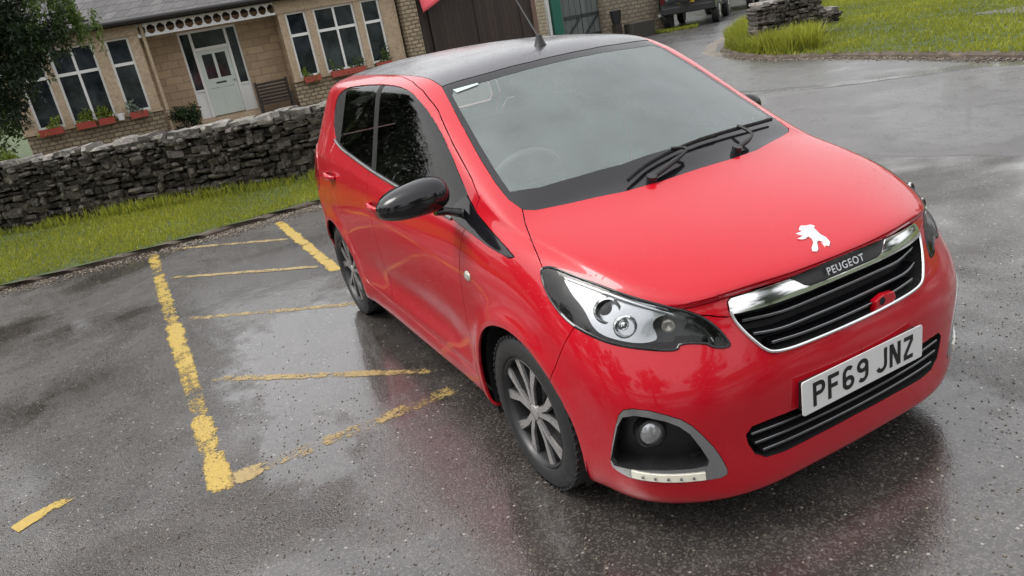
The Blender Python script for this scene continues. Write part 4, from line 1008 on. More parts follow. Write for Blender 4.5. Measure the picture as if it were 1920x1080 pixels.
# ---- grass
BLADE = mat_leaf('grass blades', (.045, .07, .012), (.15, .185, .018), (.30, .31, .04), .35)
def grass(name, pts, count, hmin, hmax, z, seed, wd=.006, clump=.5, hscale=None, label=None):
    rs = np.random.RandomState(seed); P2 = pts; xs = [p[0] for p in P2]; ys = [p[1] for p in P2]
    got = []; rem = count
    Pn = np.array(P2)
    def ins(X, Y):
        c = np.zeros(len(X), bool); j = len(Pn)-1
        for i in range(len(Pn)):
            xi, yi = Pn[i]; xj, yj = Pn[j]
            with np.errstate(divide='ignore', invalid='ignore'):
                t = ((yi > Y) != (yj > Y)) & (X < (xj-xi)*(Y-yi)/((yj-yi) if yj != yi else 1e-9)+xi)
            c ^= t; j = i
        return c
    while rem > 0:
        X = rs.uniform(min(xs), max(xs), count*3); Y = rs.uniform(min(ys), max(ys), count*3)
        k = ins(X, Y); dens = .5+.5*np.sin(X*3.1+np.sin(Y*2.3)*2)*np.sin(Y*2.7+np.sin(X*1.9)*2); k &= rs.rand(len(X)) < (1-clump)+clump*dens
        got.append(np.stack([X[k], Y[k]], 1)[:rem]); rem -= len(got[-1])
    B = np.concatenate(got); n = len(B)
    a = rs.uniform(0, 2*np.pi, n); lean = rs.uniform(0, .8, n); la = rs.uniform(0, 2*np.pi, n)
    patch = .5+.5*np.sin(B[:, 0]*1.3+1.7*np.sin(B[:, 1]*1.1))*np.cos(B[:, 1]*1.7+B[:, 0]*.4)
    h = rs.uniform(hmin, hmax, n)*(.65+.7*patch)
    if hscale is not None: h *= hscale(B[:, 0], B[:, 1])
    w_ = wd*rs.uniform(.6, 1.4, n)
    base = np.stack([B[:, 0], B[:, 1], np.full(n, z-.01)], 1); dx = np.stack([np.cos(a)*w_, np.sin(a)*w_, np.zeros(n)], 1)
    tip = base+np.stack([np.cos(la)*lean*h, np.sin(la)*lean*h, h*np.sqrt(1-np.minimum(.9, lean**2*.8))], 1)
    mid = base+(tip-base)*np.array([.45, .45, .62])
    V = np.stack([base-dx, base+dx, mid+dx*.7, mid-dx*.7, tip], 1).reshape(-1, 3)
    i0 = np.arange(n)*5; F = np.concatenate([np.stack([i0, i0+1, i0+2], 1), np.stack([i0, i0+2, i0+3], 1), np.stack([i0+3, i0+2, i0+4], 1)])
    col = np.clip(.25+.5*patch+rs.uniform(-.35, .35, n), 0, 1)
    return np_mesh(name, V, F, BLADE, cols=np.tile(col, 3), kind='stuff', label=label)
vg = [(-6.22, -8), (-6.15, -5), (-6.12, -3.2), (-6.0, -1.8), (-6.05, -.9), (-6.13, -.2), (-6.05, 1.3)]+[tuple(wp(s, .05, 0))[:2] for s in (5.5, 4, 2, 0, -2, -5)]
grass('verge_grass', vg, 75000, .02, .065, .05, 3, .006)
edge = [tuple(wp(s, .32, 0))[:2] for s in (6, 4, 2, 0, -2, -5)]+[tuple(wp(s, .02, 0))[:2] for s in (-5, -2, 0, 2, 4, 6)]
grass('tall_grass', edge, 4500, .08, .20, .05, 5, .008, .9)
lg = [(2.5, 6.95), (-.5, 7.45), (-3.42, 7.95), (-5.22, 8.3), (-6.7, 8.52), (-7.9, 8.5), (-9.3, 9.0), (-10.6, 9.8), (-11.6, 10.8), (-12.6, 12.1), (-17, 17), (-17, 24), (-3, 20), (3, 13)]
grass('lawn_grass', lg, 90000, .03, .09, .07, 9, .012)
tg = [(-7.6, 8.6), (-8.6, 8.8), (-9.4, 9.1), (-10.6, 9.9), (-11.6, 10.9), (-12.6, 12.2), (-11.9, 12.6), (-10.6, 11.6), (-9.8, 10.9), (-8.6, 10.2), (-7.9, 9.6), (-7.4, 9.0)]
grass('rough_grass', tg, 15000, .12, .42, .07, 13, .013, .7)
sheet('gravel_edge', jag([(-10.0, 9.25), (-10.8, 9.75), (-11.9, 10.8), (-12.9, 12.1), (-15.5, 15.3)], .03, .2, 41)+jag([(-15.7, 15.2), (-13.15, 12.0), (-12.15, 10.7), (-11.05, 9.6), (-10.1, 9.05)], .04, .2, 42), .011, GRAVEL)
def grit(name, n, path, spread, smin, smax, z, seed, cols):
    rs = np.random.RandomState(seed); V = []; F = []; C_ = []; P = np.array(path); k = len(P)-1
    T = rs.rand(n)*k; i = T.astype(int); t = (T-i)[:, None]; pos = P[i]*(1-t)+P[i+1]*t; d = P[i+1]-P[i]; d /= np.linalg.norm(d, axis=1)[:, None]; nn_ = np.stack([-d[:, 1], d[:, 0]], 1); pos = pos+nn_*(rs.normal(0, 1, n)*spread)[:, None]
    oct_ = np.array([(1, 0, 0), (-1, 0, 0), (0, 1, 0), (0, -1, 0), (0, 0, 1), (0, 0, -1)], float); tf = np.array([(0, 2, 4), (2, 1, 4), (1, 3, 4), (3, 0, 4), (2, 0, 5), (1, 2, 5), (3, 1, 5), (0, 3, 5)])
    s = rs.uniform(smin, smax, n)**1.0; a = rs.uniform(0, 6.28, n); J = oct_[None]*rs.uniform(.6, 1.3, (n, 6, 1))*s[:, None, None]*np.array([1, .8, .55]); X = J[:, :, 0]*np.cos(a)[:, None]-J[:, :, 1]*np.sin(a)[:, None]; Y = J[:, :, 0]*np.sin(a)[:, None]+J[:, :, 1]*np.cos(a)[:, None]
    V = np.stack([X+pos[:, :1], Y+pos[:, 1:2], J[:, :, 2]+z+s[:, None]*.3], 2).reshape(-1, 3); F = (tf[None]+(np.arange(n)*6)[:, None, None]).reshape(-1, 3)
    return np_mesh(name, V, F, mat_stone(name+' stone', cols, 20, .8, .3), cols=np.repeat(rs.rand(n), 8), kind='stuff')
GC = [(.10, .085, .07), (.14, .11, .08), (.26, .22, .17), (.42, .38, .32)]
grit('verge_grit', 5200, [(p[0]+.10, p[1]) for p in VERGE[1:]], .10, .005, .017, .0, 51, GC)
grit('lawn_edge_grit', 2600, [(p[0]+.05, p[1]-.08) for p in LAWN[1:9]], .09, .006, .022, .004, 52, GC)
grit('loose_chippings', 14000, [(-5.5, -3), (-3, -3.0), (-.6, -2.4), (1.0, -1.3), (1.7, .8), (.6, 2.6)], .75, .0020, .0060, .0, 53, GC)
# ------------------------------------------------------------------ yellow bay markings (worn thermoplastic)
YEL = mat_yellow(); PALEY = mat_yellow('faded yellow paint', (.22, .16, .07), (.42, .31, .12)); STN = [0]
def stripe(name, a, b, wd, wear=.55, label=None, seg=.05, seed=0):
    a, b = Vector((*a, 0)), Vector((*b, 0)); t = b-a; L = t.length; t /= L; nn = Vector((-t.y, t.x, 0)); R_ = random.Random(seed or int(a.x*100)); n = max(2, int(L/seg))
    V = []; cols = []; zz = .0016+.0004*STN[0]; STN[0] = (STN[0]+1) % 4
    for i in range(n+1):
        p = a+t*L*i/n; e1, e2 = R_.uniform(-.008, .008), R_.uniform(-.008, .008)
        lo_, hi_ = -(wd/2+e2), wd/2+e1; wv = wear(i/n) if callable(wear) else wear
        if i in (0, n): wv += .25
        for j in range(7):
            q = lo_+(hi_-lo_)*j/6; V.append((p.x+nn.x*q, p.y+nn.y*q, zz)); cols.append(wv+(.30, .05, 0, 0, 0, .05, .30)[j]+R_.uniform(-.04, .04))
    F = [(7*i+j, 7*i+j+1, 7*i+j+8, 7*i+j+7) for i in range(n) for j in range(6)]
    me = bpy.data.meshes.new(name); me.from_pydata(V, [], F); me.update()
    at = me.attributes.new('rnd', 'FLOAT', 'POINT'); at.data.foreach_set('value', cols)
    o = link_mesh(name, me, YEL if name in ('side_line', 'paint_fleck') else PALEY, MARK); return o
MARK = empty('bay_marking', (0, 0, 0), label='worn yellow hatched bay lines painted on the wet asphalt', cat='road marking')
def wl(t):
    K = [(0, .82), (.12, .84), (.18, .92), (.24, .80), (.42, .82), (.47, .90), (.55, .74), (.68, .76), (.74, .86), (.82, .90), (.88, .82), (.92, .90), (.95, .74), (1, .66)]
    for (a, b), (c, d) in zip(K, K[1:]):
        if t <= c: return b+(d-b)*(t-a)/(c-a)
    return .6
stripe('side_line', (-5.9, -1.888), (-.86, -1.830), .125, wl)
stripe('side_line', (-5.75, -.665), (-3.42, -.665), .115, .74)
for (a, b, wr) in (((-5.86, -1.72), (-4.86, -.72), .82), ((-4.70, -1.80), (-3.66, -.72), .78), ((-3.40, -1.79), (-2.53, -.73), .83), ((-2.13, -1.76), (-1.19, -.73), .82)):
    stripe('hatch_line', a, b, .080, wr+.02)
stripe('end_line', (-.93, -1.80), (-.95, -.72), .125, lambda t: .66 if t < .06 else .80 if t < .12 else .91 if t < .3 else .87)
s2 = stripe('paint_fleck', (-1.22, -2.62), (-1.33, -2.41), .085, lambda t: .45 if t < .5 else .80); s2.parent = None
tag(s2, 'small isolated fleck of yellow paint on the asphalt', 'paint mark')
# ------------------------------------------------------------------ drystone walls
STONE = mat_stone('dark limestone rubble', [(.015, .012, .009), (.040, .032, .025), (.078, .064, .051), (.22, .195, .165)], 9, .9, .8, lichen=.35)
COPE = mat_stone('pale coping stone', [(.10, .09, .08), (.20, .185, .165), (.34, .32, .29)], 7, .9, .8, lichen=.8)
CORE = flat('dark wall gap', (.008, .007, .006), .95)
def stone_verts(rs, sx, sy, sz):
    """rounded irregular block, 26 vertices"""
    g = []
    for x in (-1, 0, 1):
        for y in (-1, 0, 1):
            for z in (-1, 0, 1):
                if x == y == z == 0: continue
                k = abs(x)+abs(y)+abs(z); f = {1: 1.02, 2: .96, 3: .86}[k]
                g.append((x*f*(1+rs.uniform(-.2, .15)), y*f*(1+rs.uniform(-.25, .15)), z*f*(1+rs.uniform(-.24, .15))))
    return np.array(g)*np.array([sx, sy, sz])/2
SI = {}; k_ = 0
for x in (-1, 0, 1):
    for y in (-1, 0, 1):
        for z in (-1, 0, 1):
            if not x == y == z == 0: SI[(x, y, z)] = k_; k_ += 1
SF = []
for ax in range(3):
    for s in (-1, 1):
        for i in (-1, 0):
            for j in (-1, 0):
                q = []
                for (u, v) in ((i, j), (i+1, j), (i+1, j+1), (i, j+1)):
                    c = [0, 0, 0]; c[ax] = s; c[(ax+1) % 3] = u; c[(ax+2) % 3] = v; q.append(SI[tuple(c)])
                SF.append(q if s > 0 else q[::-1])
SF = np.array(SF)
def drystone(name, org, d, n, L, H_, seed, thick=.45, rows=(.055, .11), cope=True, label='', cat='wall', ends=True, slope=0.0, cmul=1.0):
    rs = random.Random(seed); V = []; F = []; C_ = []; MI = []; nv = 0
    def put(s, o, z, ls, lo, lz, mi=0, yaw=0.0):
        nonlocal nv
        g = stone_verts(rs, ls, lo, lz); c, si = math.cos(yaw), math.sin(yaw); roll = rs.uniform(-.10, .10)
        x, y, zz = g[:, 0], g[:, 1], g[:, 2]; x, zz = x*math.cos(roll)-zz*math.sin(roll), x*math.sin(roll)+zz*math.cos(roll); x, y = x*c-y*si, x*si+y*c
        P = np.array(org)[None]+np.outer(x+s, d)+np.outer(y+o, n)+np.outer(zz+z, (0, 0, 1)); V.append(P); F.append(SF+nv); C_.extend([min(1, max(0, rs.gauss(.42, .24)*cmul))]*24); MI.extend([mi]*24); nv += 26
    z = 0
    while z < H_-.02:
        h = rs.uniform(*rows); s = -rs.uniform(0, .15)
        while s < L:
            l = rs.choice((rs.uniform(.05, .11), rs.uniform(.09, .24))); hh = h*rs.uniform(.6, 1.3)
            put(s+l/2, -.10+rs.uniform(-.045, .045)-slope*z, z+h/2+rs.uniform(-.012, .012), l*1.02, .24, hh*1.04); s += l
        s = 0
        while s < L:
            l = rs.uniform(.15, .35); put(s+l/2, -thick+.10, z+h/2, l, .22, h*1.03); s += l
        if ends:
            for e in (0, L): put(e, -thick/2, z+h/2, .2, thick*.9, h*1.03)
        z += h*.97
    if cope:
        s = 0
        while s < L:
            l = rs.uniform(.10, .34); put(s+l/2, -thick/2+rs.uniform(-.03, .04), H_+rs.uniform(.01, .05), l*1.05, thick*rs.uniform(.85, 1.05), rs.uniform(.07, .15), 1, rs.uniform(-.15, .15)); s += l
    V = np.concatenate(V); F = np.concatenate(F)
    root = np_mesh(name, V, F, [STONE, COPE], cols=C_, label=label, cat=cat)
    root.data.polygons.foreach_set('material_index', MI); root.data.polygons.foreach_set('use_smooth', [True]*len(F)); root.data.set_sharp_from_angle(angle=math.radians(32))
    m = MB(); a = Vector(org); d, n = Vector(d), Vector(n); Mx = Matrix((d, n, Vector((0, 0, 1)))).transposed()
    c = a+d*L/2-n*thick/2+Vector((0, 0, H_/2)); m.box(c, (L-.1, thick-.22, H_), M=Mx); m.build('wall_core', CORE, root)
    return root
drystone('drystone_wall', wp(-7, 0, 0), WD, WN, 12.9, .84, 5, label='long dark drystone wall with pale coping stones behind the grass verge', cmul=1)
# stub of wall across the road
sd_ = Vector((.40, .916, 0)).normalized(); sn_ = Vector((sd_.y, -sd_.x, 0))
drystone('wall_stub', Vector((-9.32, 9.68, .05)), sd_, sn_, 1.12, .76, 8, thick=.7, label='short broken end of drystone wall standing in rough grass by the lane', rows=(.06, .11), cmul=1.15)
drystone('drystone_wall', Vector((-10.6, 11.6, .05)), Vector((.25, .97, 0)).normalized(), Vector((.97, -.25, 0)).normalized(), 1.3, .26, 18, thick=.5, label='low ruined drystone wall in the long grass behind the wall stub', cmul=1)
# ------------------------------------------------------------------ stone cottage with two bays and a porch
FO = Vector((-18.92056, -2.14611, 0)); FD = Vector((.0707080, .9974970, 0)); FN = Vector((.9974970, -.0707080, 0))
FM = Matrix((( FD.x, FN.x, 0, FO.x), (FD.y, FN.y, 0, FO.y), (0, 0, 1, 0), (0, 0, 0, 1)))   # (s, out, z) -> world
def fac(name, m, mats, parent, **k):
    o = m.build(name, mats, parent, **k); o.data.transform(FM); return o
def mat_masonry(name, c1, c2, mortar, bw=.42, bh=.17, mort=.012, bump=.5, dark=.3):
    m = NT(name); tc = m.n('ShaderNodeTexCoord'); mp = m.n('ShaderNodeMapping')
    # object space is world space here: lay the courses along the facade and up
    vm = m.n('ShaderNodeCombineXYZ'); sp = m.n('ShaderNodeSeparateXYZ'); m.l(tc.outputs['Object'], sp.inputs[0])
    m.l(m.math('ADD', sp.outputs['Y'], m.math('MULTIPLY', sp.outputs['X'], .93)), vm.inputs[0]); m.l(sp.outputs['Z'], vm.inputs[1])
    n0 = m.noise(tc.outputs['Object'], 3.0, 3); ad = m.n('ShaderNodeVectorMath', operation='ADD'); sc = m.n('ShaderNodeVectorMath', operation='SCALE')
    m.l(n0, sc.inputs[0]); sc.inputs['Scale'].default_value = .06; m.l(vm.outputs[0], ad.inputs[0]); m.l(sc.outputs[0], ad.inputs[1])
    br = m.n('ShaderNodeTexBrick'); br.inputs['Scale'].default_value = 1; br.inputs['Brick Width'].default_value = bw; br.inputs['Row Height'].default_value = bh
    br.inputs['Mortar Size'].default_value = mort; br.inputs['Mortar Smooth'].default_value = .5; br.inputs['Bias'].default_value = 0
    br.inputs['Color1'].default_value = (*c1, 1); br.inputs['Color2'].default_value = (*c2, 1); br.inputs['Mortar'].default_value = (*mortar, 1)
    m.l(ad.outputs[0], br.inputs['Vector']); n1 = m.noise(tc.outputs['Object'], 2.2, 6, .7); n2 = m.noise(tc.outputs['Object'], 28, 5, .7)
    c = m.mix(m.rng(n1, .45, .75, 0, dark), br.outputs['Color'], tuple(x*.3 for x in c1)); c = m.mix(m.rng(n2, .4, .7, 0, .35), c, tuple(x*.5 for x in c2))
    m.set(Base_Color=c, Roughness=.8, Normal=m.bump(m.math('ADD', m.math('MULTIPLY', br.outputs['Fac'], -.8), n2), bump, .02)); return m.mat
ASHLAR = mat_masonry('honey sandstone wall', (.56, .41, .27), (.43, .31, .20), (.30, .24, .18), .46, .19)
RUBBLE = mat_masonry('coursed rubble plinth', (.46, .37, .25), (.30, .24, .16), (.15, .12, .09), .20, .10, .018, .9)
DRESS = mat_stone('dressed sandstone', [(.46, .35, .24), (.54, .42, .29), (.60, .48, .35)], 3, .85, .3, attr=False)
SLATE = mat_masonry('wet grey slate roof', (.14, .135, .135), (.09, .088, .09), (.03, .03, .03), .28, .16, .008, .5)
WHITE = flat('white painted wood', (.80, .81, .80), .35, var=.04)
GUTTER = flat('black gutter', (.015, .014, .014), .35)
def mat_pane():
    m = NT('dark window pane'); v = m.coord(); f = m.noise(v, 1.6, 4, .6); f2 = m.noise(v, 6, 3, .5)
    m.set(Base_Color=m.mix(m.rng(f, .4, .7, 0, 1), (.010, .013, .018), (.055, .065, .075)), Roughness=.06, Normal=m.bump(f, .06, .05)); m.b.inputs['Specular IOR Level'].default_value = .6; return m.mat
PANE = mat_pane()
DOORW = flat('pale mint door paint', (.62, .68, .64), .4, var=.05)
COT = empty('stone_cottage', FO, label='honey stone cottage with white sash bay windows and fretwork over its porch', cat='house')
COT.matrix_world = Matrix.Translation(FO)
IN = Matrix.Translation(-FO)
def cot(name, m, mats, parent=COT, **k):
    o = m.build(name, mats, None, **k); o.data.transform(IN @ FM); o.parent = parent; return o
GZ = 0.0
# walls: bay one, porch recess, bay two, flank; openings are left between piers
def holes_wall(m, s0, s1, z0, z1, openings, out, thick, mi=0):
    """wall slab between s0..s1 with rectangular openings (a, b, za, zb)"""
    xs = sorted({s0, s1}|{o[0] for o in openings}|{o[1] for o in openings})
    for a, b in zip(xs, xs[1:]):
        op = [o for o in openings if o[0] <= a+1e-6 and o[1] >= b-1e-6]
        if not op: m.bx(a, b, out-thick, out, z0, z1, mi)
        else:
            o = op[0]
            if o[2] > z0: m.bx(a, b, out-thick, out, z0, o[2], mi)
            if o[3] < z1: m.bx(a, b, out-thick, out, o[3], z1, mi)
WIN1 = [(-1.45, -.86, .84, 2.58), (-.70, .27, .84, 2.58), (.53, 1.07, .84, 2.58)]
WIN2 = [(4.80, 5.33, .86, 2.50), (5.52, 6.60, .86, 2.50), (6.78, 7.30, .86, 2.50)]
m = MB(); holes_wall(m, -1.74, 1.30, .84, 2.58, WIN1, 0, .28); holes_wall(m, 4.62, 7.72, .86, 2.50, WIN2, 0, .28)
split_pieces(cot('stone_mullion', m, DRESS))
m = MB(); m.bx(-1.80, 1.34, -.30, .03, 2.583, 2.84); m.bx(4.58, 7.74, -.30, .03, 2.503, 2.84); m.bx(-1.78, 1.33, -.30, .05, .775, .837); m.bx(4.60, 7.74, -.30, .05, .795, .857)
split_pieces(cot('stone_band', m, DRESS))
m = MB(); m.bx(-1.74, 1.31, -.30, 0, GZ, .773); m.bx(4.60, 7.72, -.30, 0, GZ, .793); split_pieces(cot('plinth_wall', m, RUBBLE))
DW = (2.16, 3.62, .30, 2.50)
m = MB(); holes_wall(m, 1.32, 4.60, GZ, 2.84, [DW], -.9, .3); m.bx(1.06, 1.318, -.9, -.302, GZ, 2.84); m.bx(4.602, 4.86, -.9, -.302, GZ, 2.84)
m.bx(-1.74, -1.46, -8, -.302, GZ, 2.84); m.bx(7.44, 7.72, -8, -.302, GZ, 2.84); m.bx(-1.46, 7.44, -8.3, -8.0, GZ, 2.84)
m.add([(7.44, -8.3, 2.85), (7.72, -8.3, 2.85), (7.72, .1, 2.85), (7.44, .1, 2.85), (7.44, -4.1, 5.55), (7.72, -4.1, 5.55)], [(0, 1, 5, 4), (1, 2, 5), (2, 3, 4, 5), (3, 0, 4), (0, 3, 2, 1)])
cot('wall', m, ASHLAR)
m = MB(); m.bx(-1.46, 7.44, -8, -1.21, GZ+.1, GZ+.14); m.bx(-1.46, 7.44, -8, -.32, 2.70, 2.80); split_pieces(cot('floor_slab', m, flat('dark room', (.03, .03, .03), .9)))
m = MB(); m.add([(-2.05, .30, 2.93), (7.95, .30, 2.93), (7.95, -4.1, 5.75), (-2.05, -4.1, 5.75), (-2.05, .30, 2.87), (7.95, .30, 2.87), (7.95, -4.1, 5.69), (-2.05, -4.1, 5.69), (-2.05, -8.5, 2.93), (7.95, -8.5, 2.93), (-2.05, -8.5, 2.87), (7.95, -8.5, 2.87)],
 [(0, 1, 2, 3), (5, 4, 7, 6), (0, 4, 5, 1), (1, 5, 6, 2), (3, 7, 4, 0), (3, 2, 9, 8), (6, 7, 10, 11), (8, 9, 11, 10), (2, 6, 11, 9), (3, 8, 10, 7)])
ROOF = cot('roof', m, SLATE)
m = MB(); m.tube([(-2.1, .36, 2.885), (8.0, .36, 2.885)], .062, 10); G_ = cot('gutter', m, GUTTER, ROOF, smooth=60); m = MB(); m.bx(-2.0, 7.9, .20, .225, 2.80, 2.92); cot('fascia', m, GUTTER, ROOF)
m = MB(); m.bx(-1.1, -.4, -4.5, -3.8, 5.3, 6.6); m.bx(6.4, 7.1, -4.5, -3.8, 5.3, 6.6); split_pieces(cot('chimney', m, ASHLAR, ROOF))
def window(o, centre_bar, out=0.0, zt=None):
    a, b, z0, z1 = o; fw_ = .055; m = MB(); y1, y0 = out-.07, out-.15; zt = zt or z0+(z1-z0)*.655
    m.bx(a, a+fw_, y0, y1, z0, z1); m.bx(b-fw_, b, y0, y1, z0, z1); m.bx(a+fw_, b-fw_, y0, y1, z0, z0+.07); m.bx(a+fw_, b-fw_, y0, y1, z1-.05, z1)
    m.bx(a+fw_, b-fw_, y0+.01, y1-.004, zt-.035, zt+.035)
    if centre_bar:
        c = (a+b)/2; m.bx(c-.028, c+.028, y0+.012, y1-.006, z0+.07, zt-.035); m.bx(c-.028, c+.028, y0+.012, y1-.006, zt+.035, z1-.05)
    w_ = cot('window', m, WHITE)
    m = MB(); m.bx(a+.04, b-.04, y0+.03, y0+.04, z0+.05, z1-.04); cot('pane', m, PANE, w_)
    return w_
for i, o in enumerate(WIN1): window(o, i == 1)
for i, o in enumerate(WIN2): window(o, i == 1)
# door with sidelights and transom at the back of the porch
a, b, z0, z1 = DW; yo = -.96
m = MB()
m.bx(a, a+.05, yo-.1, yo, z0, z1); m.bx(b-.05, b, yo-.1, yo, z0, z1); m.bx(a+.05, b-.05, yo-.1, yo, z1-.06, z1); m.bx(2.42, 2.49, yo-.1, yo, z0, z1-.06); m.bx(3.29, 3.36, yo-.1, yo, z0, z1-.06)
m.bx(2.49, 3.29, yo-.1, yo, 1.98, 2.06); m.bx(a+.05, 2.42, yo-.1, yo-.01, .98, 1.04); m.bx(3.36, b-.05, yo-.1, yo-.01, .98, 1.04)
m.bx(a+.05, 2.42, yo-.09, yo-.05, z0, .98); m.bx(3.36, b-.05, yo-.09, yo-.05, z0, .98)
FRM = cot('door_frame', m, WHITE)
m = MB(); m.bx(a+.05, 2.42, yo-.07, yo-.06, 1.04, z1-.06); m.bx(3.36, b-.05, yo-.07, yo-.06, 1.04, z1-.06); m.bx(2.49, 3.29, yo-.07, yo-.06, 2.06, z1-.06); split_pieces(cot('sidelight_pane', m, PANE, FRM))
m = MB(); d0, d1 = 2.495, 3.285; y1 = yo-.03; y0_ = y1-.045
m.bx(d0, d0+.10, y0_, y1, .32, 1.975); m.bx(d1-.10, d1, y0_, y1, .32, 1.975); m.bx(d0+.1, d1-.1, y0_, y1, .32, .50); m.bx(d0+.1, d1-.1, y0_, y1, 1.02, 1.26); m.bx(d0+.1, d1-.1, y0_, y1, 1.88, 1.975)
m.bx(2.855, 2.925, y0_, y1, .50, 1.02); m.bx(2.855, 2.925, y0_, y1, 1.26, 1.88); m.bx(d0+.1, 2.855, y0_+.005, y1-.02, .50, 1.02); m.bx(2.925, d1-.1, y0_+.005, y1-.02, .50, 1.02)
DOOR = cot('door', m, DOORW)
m = MB(); m.bx(d0+.1, 2.855, y0_+.01, y0_+.02, 1.26, 1.88); m.bx(2.925, d1-.1, y0_+.01, y0_+.02, 1.26, 1.88); split_pieces(cot('door_pane', m, PANE, DOOR))
m = MB(); m.bx(2.76, 3.02, y1, y1+.012, 1.12, 1.16); cot('letterbox', m, GUTTER, DOOR); m = MB(); m.tube([(3.23, y1, 1.14), (3.23, y1+.05, 1.14)], .022, 10); cot('door_handle', m, SATIN, DOOR)
m = MB(); m.bx(2.1, 3.75, -.93, -.45, .0, .29); m.bx(2.0, 3.9, -.45, -.10, .0, .15); cot('doorstep', m, DRESS, bevel=.015)
# white fretwork over the porch: rails with lozenge and upright pieces
m = MB(); m.bx(1.30, 4.62, -.03, .03, 2.76, 2.80); m.bx(1.30, 4.62, -.03, .03, 2.50, 2.55); n = 15; L = (4.62-1.30)/n
for i in range(n+1): s = 1.30+L*i; m.bx(max(1.30, s-.016), min(4.62, s+.016), -.02, .02, 2.55, 2.76)
for i in range(n):
    s = 1.30+L*(i+.5); q = .040
    for sx in (-1, 1):
        for sz in (-1, 1):
            cx, cz = s+sx*L*.27, 2.655+sz*.062; m.prism([(cx+sx*.045, cz+sz*.045), (cx-sx*.030, cz+sz*.045), (cx+sx*.045, cz-sz*.030)], -.014-.0005*i, .014, M=Matrix(((1, 0, 0), (0, 0, 1), (0, 1, 0))))
cot('fretwork', m, WHITE, fix=True)
m = MB(); m.tube([(1.42, .06, .05), (1.42, .06, 2.80)], .04, 8); cot('drainpipe', m, DRESS)
# ---- plants and boxes
LEAFD = mat_leaf('dark evergreen leaf', (.006, .012, .006), (.016, .032, .012), (.045, .075, .022), .10)
LEAFM = mat_leaf('mid green leaf', (.02, .04, .010), (.05, .085, .02), (.11, .16, .035), .3)
LEAFY = mat_leaf('yellow green leaf', (.05, .08, .012), (.12, .17, .025), (.26, .32, .05), .35)
LEAFG = mat_leaf('grey green leaf', (.06, .08, .06), (.14, .19, .14), (.26, .32, .25), .2)
BARK = mat_stone('bark', [(.03, .022, .016), (.06, .045, .032), (.10, .08, .06)], 8, .9, .9, attr=False)
def leaves(pts, size, seed, droop=0.0, aspect=2.2, cbase=None):
    """leaf quads at pts (n,3); returns V, F, colour"""
    rs = np.random.RandomState(seed); n = len(pts); d = rs.normal(size=(n, 3)); d[:, 2] -= droop; d /= np.linalg.norm(d, axis=1)[:, None]
    u = rs.normal(size=(n, 3)); u -= (u*d).sum(1)[:, None]*d; u /= np.linalg.norm(u, axis=1)[:, None]; L = size*rs.uniform(.6, 1.5, n)[:, None]; W = L/aspect
    P = np.asarray(pts); V = np.stack([P-u*W*.25, P+d*L*.5-u*W*.5, P+d*L, P+d*L*.5+u*W*.5], 1).reshape(-1, 3); i = np.arange(n)*4
    F = np.stack([i, i+1, i+2, i+3], 1); c = rs.uniform(0, 1, n) if cbase is None else np.clip(cbase+rs.uniform(-.25, .25, n), 0, 1); return V, F, c
def blob_points(rs, c, r, n, shell=.55):
    d = rs.normal(size=(n, 3)); d /= np.linalg.norm(d, axis=1)[:, None]; q = (shell+(1-shell)*rs.rand(n)**.6)[:, None]; return np.array(c)[None]+d*q*np.array(r)[None]
def shrub(name, c, r, n, size, mat, seed, label, cat='shrub', lumps=14, droop=0, stem=True, **k):
    rs = np.random.RandomState(seed); c = np.array(c, float); r = np.array(r, float); P = []; cb = []
    for i in range(lumps):
        d = rs.normal(size=3); d /= np.linalg.norm(d); lc = c+d*r*rs.uniform(.3, .75); q = blob_points(rs, lc, r*rs.uniform(.28, .5), n//lumps, .3); P.append(q); cb.append(np.full(len(q), rs.uniform(.15, .85)))
    V, F, col = leaves(np.concatenate(P), size, seed, droop, cbase=np.concatenate(cb))
    root = empty(name, tuple(c-np.array([0, 0, r[2]])), label=label, cat=cat, **k)
    o = np_mesh('foliage', V-np.array(root.location)[None], F, mat, root, cols=col)
    if stem:
        m = MB()
        for i in range(4):
            a = rs.uniform(0, 6.28); m.tube([(0, 0, -.02), (math.cos(a)*r[0]*.2, math.sin(a)*r[1]*.2, r[2]*.8), (math.cos(a)*r[0]*.5, math.sin(a)*r[1]*.5, r[2]*1.4)], [.02, .014, .006], 6)
        m.build('stems', BARK, root)
    return root
def W(s, o, z): return FM @ Vector((s, o, z))
TERRA = flat('red terracotta plastic', (.34, .055, .04), .5, bump=.2); SOILM = flat('potting soil', (.02, .015, .01), .9)
boxes = [((-1.42, -.92), 0, 'red flower box with small yellow plant under the leftmost bay window', .78, LEAFY), ((-.62, -.20), 1, 'red flower box with pale yellow plant under the centre of the left bay', .78, LEAFY), ((-.13, .22), 2, 'red flower box next to the white pot below the left bay', .78, LEAFY), ((.58, .98), 3, 'red flower box with grey green plant by the porch corner', .78, LEAFG),
         ((4.86, 5.28), 4, 'red flower box beneath the first pane right of the porch', .80, LEAFY), ((5.58, 6.50), 5, 'long red flower box with mixed plants below the middle window of the right bay', .80, LEAFM), ((6.82, 7.26), 6, 'flower box with tall green plant at the far right window', .80, LEAFM)]
